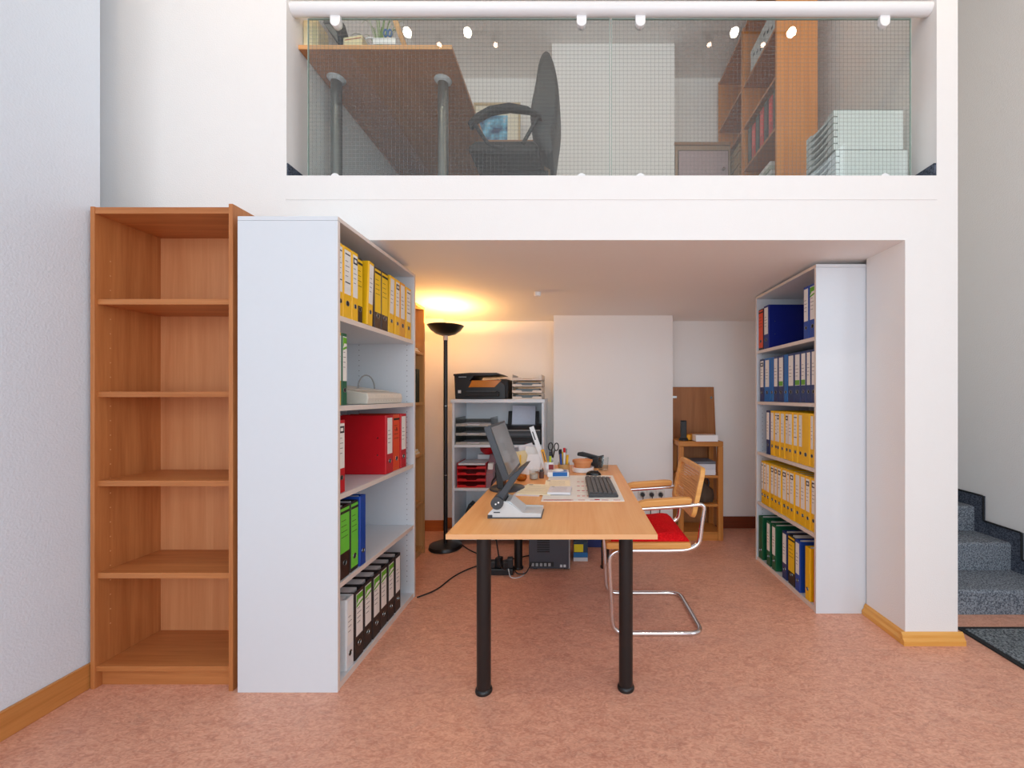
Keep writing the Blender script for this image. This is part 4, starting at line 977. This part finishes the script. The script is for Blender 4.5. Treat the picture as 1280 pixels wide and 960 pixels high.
b = MB(); b.prism([(.10, .0), (.135, 0), (.122, .13), (.095, .13)], 'y', .02, .04); b.build('holder_wing', M_black_soft, t, .004)
t = thing('card_box', 'cream card index box near the edge of the mezzanine desk', 'box', (-1.185, 2.215, UT))
MB().prism([(-.05, 0), (.05, 0), (.05, .062), (-.05, .045)], 'y', -.05, .05).build('box_body', M_cream, t, .002)
b = MB(); b.prism([(-.04, .03), (.045, .044), (.045, .048), (-.04, .034)], 'y', -.0515, -.05); b.build('red_stripe', plain(190, 110, 80, .7), t)
t = thing('spider_plant', 'spider plant with thin green-white leaves on the mezzanine desk', 'plant', (-1.20, 2.50, UT))
MB().lathe([(0, 0), (.06, 0), (.075, .20), (.07, .20), (.06, .18), (0, .18)], n=20).build('pot', M_cream, t, smooth=True)
M_leaf = plain(118, 150, 84, .5); M_leaf2 = plain(190, 204, 170, .5)
lr = random.Random(5)
for k in range(22):
    a = lr.uniform(0, 6.283); L = lr.uniform(.10, .20); hgt = lr.uniform(.16, .40); wd = lr.uniform(.004, .008)
    b = MB(); vs = []; fs = []
    for i in range(7):
        s = i/6; rr_ = L*s; z = .18+hgt*math.sin(s*2.0)*.95
        px_, py_ = rr_*math.cos(a), rr_*math.sin(a)*.5; wdt = wd*(1-s*.85)
        vs += [(px_-math.sin(a)*wdt, py_+math.cos(a)*wdt, z), (px_+math.sin(a)*wdt, py_-math.cos(a)*wdt, z)]
    for i in range(6): fs.append((2*i, 2*i+1, 2*i+3, 2*i+2))
    b.add(vs, fs).build('leaf', M_leaf if k % 3 else M_leaf2, t, smooth=True)
t = thing('pen_pot', 'grey pot holding blue scissors and pens on the mezzanine desk', 'pen holder', (-1.075, 2.33, UT))
MB().lathe([(0, 0), (.03, 0), (.03, .13), (.027, .13), (.027, .005), (0, .005)], n=18).build('pot', M_grey, t, smooth=True)
t2 = thing('blue_scissors', 'blue-handled scissors standing in the grey pot on the mezzanine desk', 'scissors', (-1.075, 2.33, UT+.006))
for s in (-1, 1):
    MB().tube([(s*.012+.011*math.cos(q), 0, .21+.02*math.sin(q)) for q in [2*math.pi*i/12 for i in range(13)]], .0045, 6).build('handle', plain(40, 110, 170, .4), t2, smooth=True)
    MB().prism([(-.004, 0), (.004, 0), (.004+s*.006, .19), (-.004+s*.006, .19)], 'y', -.001, .001).build('blade', M_steel, t2)
t = thing('white_basket', 'white plastic tray at the edge of the mezzanine desk', 'tray', (-1.02, 2.215, UT))
b = MB(); b.box(-.06, .065, -.05, .05, 0, .003); b.box(-.06, .065, -.05, -.047, .012, .045); b.box(-.06, .065, .047, .05, 0, .045); b.box(-.06, -.057, -.05, .05, .0, .045); b.box(.062, .065, -.05, .05, 0, .045)
b.build('tray_walls', M_gloss_white, t, .001)
MB().tube(fillet([(-.095, -.05, .038), (-.08, -.05, .046), (-.055, -.05, .042)], .01), .004, 6).build('handle', M_gloss_white, t, smooth=True)
t = thing('wooden_easel', 'slanted wooden easel post standing on the mezzanine desk', 'easel', (-.93, 2.36, UT))
b = MB(); b.m = Matrix.Rotation(R(-20), 4, 'Y'); b.box(-.014, .014, -.012, .012, 0, .42); b.build('post', M_beech_v, t, .002)
bx(-.02, .05, -.05, .05, 0, .012).build('foot', M_beech_v, t, .002)
o = tag(bx(-.008, 0.0, -.03, .03, 0, .05).build('wall_socket', plain(226, 206, 160, .4), None, .002), 'small cream wall socket above the mezzanine skirting', 'socket'); o.location = (-1.464+.0, 2.36, FZ+.07)

# office chair upstairs, seen from the side
oc = thing('office_chair', 'black high-back swivel office chair on the mezzanine', 'chair', (-.34, 2.70, FZ))
bp = [(.085, .47), (.066, .502), (.050, .603), (.062, .704), (.088, .805), (.098, .90), (.115, .98), (.140, 1.025), (.165, 1.03), (.188, 1.0), (.215, .92), (.236, .80), (.240, .70), (.228, .60), (.212, .50), (.200, .37), (.165, .36), (.12, .40)]
b = MB(); nb = len(bp); vs = []; fs = []
for k, (yy, s) in enumerate(((-.22, .86), (-.19, .97), (-.1, 1.0), (.1, 1.0), (.19, .97), (.22, .86))):
    for x, z in bp: vs.append((.15+(x-.15)*(1 if abs(yy) < .15 else s), yy, .70+(z-.70)*s))
for k in range(5):
    for i in range(nb): fs.append((k*nb+i, k*nb+(i+1) % nb, (k+1)*nb+(i+1) % nb, (k+1)*nb+i))
fs.append(tuple(range(nb))); fs.append(tuple(reversed(range(5*nb, 6*nb))))
b.add(vs, fs); o = b.build('backrest', plain(66, 68, 68, .6), oc, smooth=True); m = o.modifiers.new('round', 'SUBSURF'); m.levels = 1; m.render_levels = 1
b = MB().prism([(-.30, .35), (-.32, .39), (-.27, .425), (.08, .43), (.12, .40), (.10, .35)], 'y', -.24, .24); b.build('seat', M_black_soft, oc, .03, seg=3)
for yy in (-.27, .25):
    ar = [(-.31, .665), (-.26, .72), (-.18, .765), (-.06, .785), (.05, .765), (.13, .715), (.135, .695), (.06, .735), (-.06, .748), (-.17, .73), (-.25, .685), (-.29, .64)]
    ar = [(x, z-.15) for x, z in ar]
    a_ = MB().prism(ar, 'y', yy, yy+.05).build('armrest', M_black_soft, oc, .008)
    MB().tube(fillet([(-.27, yy+.025, .52), (-.19, yy+.025, .40), (-.10, yy+.025, .37)], .03), .012, 8).tube([(.11, yy+.025, .56), (.02, yy+.025, .40)], .012, 8).build('arm_strut', M_black, a_, smooth=True)
MB().lathe([(.028, .10), (.028, .35)], n=16).build('column', M_dkgrey, oc, smooth=True)
bx(-.1, .16, -.05, .05, .31, .352).build('mechanism', M_black, oc, .008)
bx(.13, .17, -.03, .03, .32, .50).build('back_stem', plain(110, 84, 54, .5), oc, .004)
for k in range(5):
    a = R(72*k+20); l = MB().tube([(0, 0, .11), (.28*math.cos(a), .28*math.sin(a), .075)], .022, 8, .014).build('base_arm', M_black, oc, smooth=True)
    MB().cyl((.28*math.cos(a)-.012, .28*math.sin(a), .03), .03, .024, 14, 'x').build('castor', M_black, l, smooth=True)

# low cabinets along the mezzanine rear wall
def low_cabinet(label, x0_, x1_, ztop, nd):
    t = thing('low_cabinet', label, 'cabinet', ((x0_+x1_)/2, 3.90, FZ))
    bx(x0_, x1_, 3.70, 4.09, FZ, ztop-.025).build('body', plain(156, 128, 104, .5), t, .002, world=True)
    bx(x0_-.01, x1_, 3.685, 4.09, ztop-.025, ztop).build('top_board', plain(150, 112, 84, .5), t, .002, world=True)
    wd = (x1_-x0_-.03)/nd
    for i in range(nd):
        xa = x0_+.03+i*wd
        bx(xa-.006, xa+wd-.019, 3.693, 3.70, FZ+.05, ztop-.07).build('shadow_gap', plain(70, 52, 46, .6), t, world=True)
        d = bx(xa, xa+wd-.025, 3.685, 3.695, FZ+.06, ztop-.08).build('door', plain(170, 148, 152, .5), t, .003, world=True)
        MB().cyl((xa+wd-.07, 3.662, ztop-.25), .012, .023, 14, 'y').build('knob', M_steel, d, smooth=True, world=True)
    return t
low_cabinet('low cabinet with pinkish doors in a tan frame under the framed picture', -1.46, -.225, 3.57, 3)
low_cabinet('low greyish cabinet between the white pier and the mezzanine bookshelves', .90, 1.40, 3.55, 1)
t = thing('framed_picture', 'framed blue photograph standing on the low mezzanine cabinet', 'picture', (-.74, 3.80, 3.572), (R(-4), 0, 0))
M_frame = plain(196, 176, 140, .5)
b = MB(); b.box(-.22, .22, -.012, .012, 0, .02); b.box(-.22, .22, -.012, .012, .41, .43); b.box(-.22, -.20, -.012, .012, .02, .41); b.box(.20, .22, -.012, .012, .02, .41); b.build('frame', M_frame, t, .002)
bx(-.2, .2, 0, .006, .02, .41).build('mat_board', plain(226, 220, 200, .8), t)
pm, nt, pbs = base('blue_photo'); setp(pbs, Roughness=.4)
tc = nt.nodes.new('ShaderNodeTexCoord'); no = nt.nodes.new('ShaderNodeTexNoise'); no.inputs['Scale'].default_value = 9
cr = nt.nodes.new('ShaderNodeValToRGB'); cr.color_ramp.elements[0].color = srgb(40, 70, 110); cr.color_ramp.elements[1].color = srgb(120, 190, 220); cr.color_ramp.elements[0].position = .4; cr.color_ramp.elements[1].position = .6
k_ = cr.color_ramp.elements.new(.75); k_.color = srgb(220, 200, 200)
nt.links.new(tc.outputs['Object'], no.inputs['Vector']); nt.links.new(no.outputs['Fac'], cr.inputs[0]); nt.links.new(cr.outputs[0], pbs.inputs['Base Color'])
bx(-.19, .10, -.002, 0, .02, .31).build('photograph', pm, t)

# bookcases along the mezzanine side wall
def side_bookcase(label, y0_, y1_, ztop):
    xa, xb = 1.41, 1.70
    t = thing('mezzanine_bookcase', label, 'bookcase', ((xa+xb)/2, (y0_+y1_)/2, FZ))
    for yy in (y0_, y1_-.02): bx(xa, xb, yy, yy+.02, FZ, ztop).build('side_panel', M_orange, t, .001, world=True)
    bx(xb-.006, xb, y0_+.02, y1_-.02, FZ, ztop).build('back_panel', M_brown, t, world=True)
    for z in (FZ+.08, FZ+.43, FZ+.79, FZ+1.15, FZ+1.50, ztop-.01): bx(xa+.003, xb-.006, y0_+.02, y1_-.02, z-.02, z).build('shelf', M_brown_h, t, world=True)
    bx(xa+.02, xa+.035, y0_+.02, y1_-.02, FZ, FZ+.06).build('plinth', M_brown_h, t, world=True)
    return t
side_bookcase('orange-brown bookcase on the mezzanine closest to the railing and paper trays', 2.87, 3.46, 4.36)
side_bookcase('orange-brown bookcase on the mezzanine beside the low greyish cabinet', 3.465, 4.05, 4.36)
bk_ = [((60, 64, 62), .30), ((200, 60, 56), .29), ((60, 60, 60), .31), ((206, 66, 60), .30), ((58, 66, 62), .30), ((204, 70, 64), .28), ((70, 74, 72), .30)]
for k, (c, hh) in enumerate(bk_):
    lb = ('red folder' if c[0] > 150 else 'dark folder')+', %s from the railing on the third shelf of mezzanine bookcase' % ORD[k]
    t = thing('folder', lb, 'folder', (1.43, 2.93+k*.072, FZ+.791), (0, 0, R(-90)), 'folders on the mezzanine bookcase')
    bx(-.03, .03, 0, .22, .0, hh).build('cover', plain(*c, .5), t, .002); bx(-.02, .02, -.001, 0, .1, hh-.04).build('label', plain(min(255, c[0]+40), c[1]+30, c[2]+30, .6), t)
for k, (y, z, n, lb) in enumerate(((3.10, FZ+.43, 3, 'pile of white brochures on the mezzanine bookcase near the paper trays'), (3.72, FZ+.43, 3, 'pile of white brochures on the bookcase beside the greyish cabinet'))):
    t = thing('brochure_pile', lb, 'paper', (1.55, y, z+.001))
    for i in range(5): bx(-.13-.004*(i % 2), .12, -.14+.006*i, .14, i*.035, i*.035+.03).build('brochure', M_paper if i % 2 == 0 else plain(196, 204, 190, .7), t)
t = thing('carton_pile', 'pile of tan flat cartons on the mezzanine bookcase beside greyish cabinet', 'carton', (1.55, 3.75, FZ+.791))
for i in range(8): bx(-.14+.003*(i % 3), .12, -.22, .22, i*.036, i*.036+.03).build('carton', plain(170-6*(i % 2), 136, 96, .7), t, .002)
t = thing('paper_carton', 'grey-white patterned paper carton high on the mezzanine bookcase', 'box', (1.54, 3.12, FZ+1.501))
bx(-.12, .12, -.2, .2, 0, .18).build('carton_body', plain(196, 198, 196, .6), t, .003)
b = MB()
for i in range(6): b.box(-.1215, -.12, -.18+i*.06, -.15+i*.06, .04+.03*(i % 3), .06+.03*(i % 3))
b.build('print', M_dkgrey, t)['kind'] = 'stuff'

# two drawer boxes by the railing
def drawer_box(label, x0_, x1_, y0_, y1_, z0_, n, hh):
    t = thing('drawer_box', label, 'drawer box', ((x0_+x1_)/2, (y0_+y1_)/2, z0_))
    Mb = plain(222, 228, 226, .5)
    b = MB(); b.box(x0_+.02, x1_, y0_, y0_+.006, z0_, z0_+hh); b.box(x0_+.02, x1_, y1_-.006, y1_, z0_, z0_+hh); b.box(x1_-.006, x1_, y0_+.006, y1_-.006, z0_, z0_+hh); b.box(x0_+.02, x1_, y0_, y1_, z0_+hh-.006, z0_+hh); b.box(x0_+.02, x1_, y0_, y1_, z0_, z0_+.004)
    b.build('casing', Mb, t, .002, world=True)
    bx(x0_+.03, x0_+.04, y0_+.006, y1_-.006, z0_+.004, z0_+hh-.006).build('dark_gaps', plain(60, 70, 66, .6), t, world=True)
    p = hh/n; ym = (y0_+y1_)/2
    for i in range(n):
        z = z0_+i*p+.003
        # drawer front with a scooped finger grip
        pts = [(y0_+.004, z), (y1_-.004, z), (y1_-.004, z+p-.006)]+[(ym+.085*math.cos(R(q)), z+p-.006-.019*math.sin(R(q))) for q in range(0, 181, 20)]+[(y0_+.004, z+p-.006)]
        MB().prism(pts, 'x', x0_, x0_+.02).build('drawer', Mb, t, world=True)
    return t
drawer_box('white drawer box at the bottom of the stack behind the railing', 1.400, 1.785, 2.195, 2.47, FZ, 6, .210)
drawer_box('white drawer box on top of the stack behind the railing', 1.392, 1.765, 2.20, 2.47, FZ+.211, 6, .218)

# ------------------------------------------------------------------ ceiling spotlights of the front room (seen mirrored in the glass)
for k, (xs, lb) in enumerate((([-1.37, -1.147, -.88, -.68], 'four-head halogen ceiling spotlight bar above the brown bookcase side'), ([1.10, 1.287, 1.547, 1.75], 'four-head halogen ceiling spotlight bar above the pillar side'))):
    t = thing('spotlight_bar', lb, 'spotlight', ((xs[0]+xs[-1])/2, .85, HZ))
    xm = (xs[0]+xs[-1])/2
    MB().lathe([(0, -.03), (.06, -.03), (.06, 0), (0, 0)], n=20).build('canopy', M_steel, t, smooth=True)
    MB().tube([(xs[0]-xm-.05, 0, -.16), (xs[-1]-xm+.05, 0, -.16)], .008, 8).tube([(0, 0, -.16), (0, 0, -.02)], .008, 8).build('bar', M_steel, t, smooth=True)
    for i, x in enumerate(xs):
        front = i in ((0, 2) if k == 0 else (1, 3))
        d = Vector((0, .8, -.6)) if front else Vector((.1, .1, -1))
        d.normalize(); p0 = Vector((x-xm, 0, -.17)); p1 = p0+d*.10
        MB().tube([p0, p0+d*.04, p1], .018, 14, .034).build('head', M_steel, t, smooth=True)
        MB().tube([p1, p1+d*.004], .026 if front else .018, 14).build('bulb', M_bulb if front else M_bulb_dim, t)
        if front:
            sl = bpy.data.lights.new('spot_beam', 'SPOT'); sl.energy = 14; sl.color = (1, .80, .60); sl.spot_size = R(125); sl.spot_blend = .8; sl.shadow_soft_size = .03
            so = bpy.data.objects.new('spot_beam', sl); col.objects.link(so); so.parent = t; so.location = p1+d*.02
            so.rotation_euler = d.to_track_quat('-Z', 'Y').to_euler()
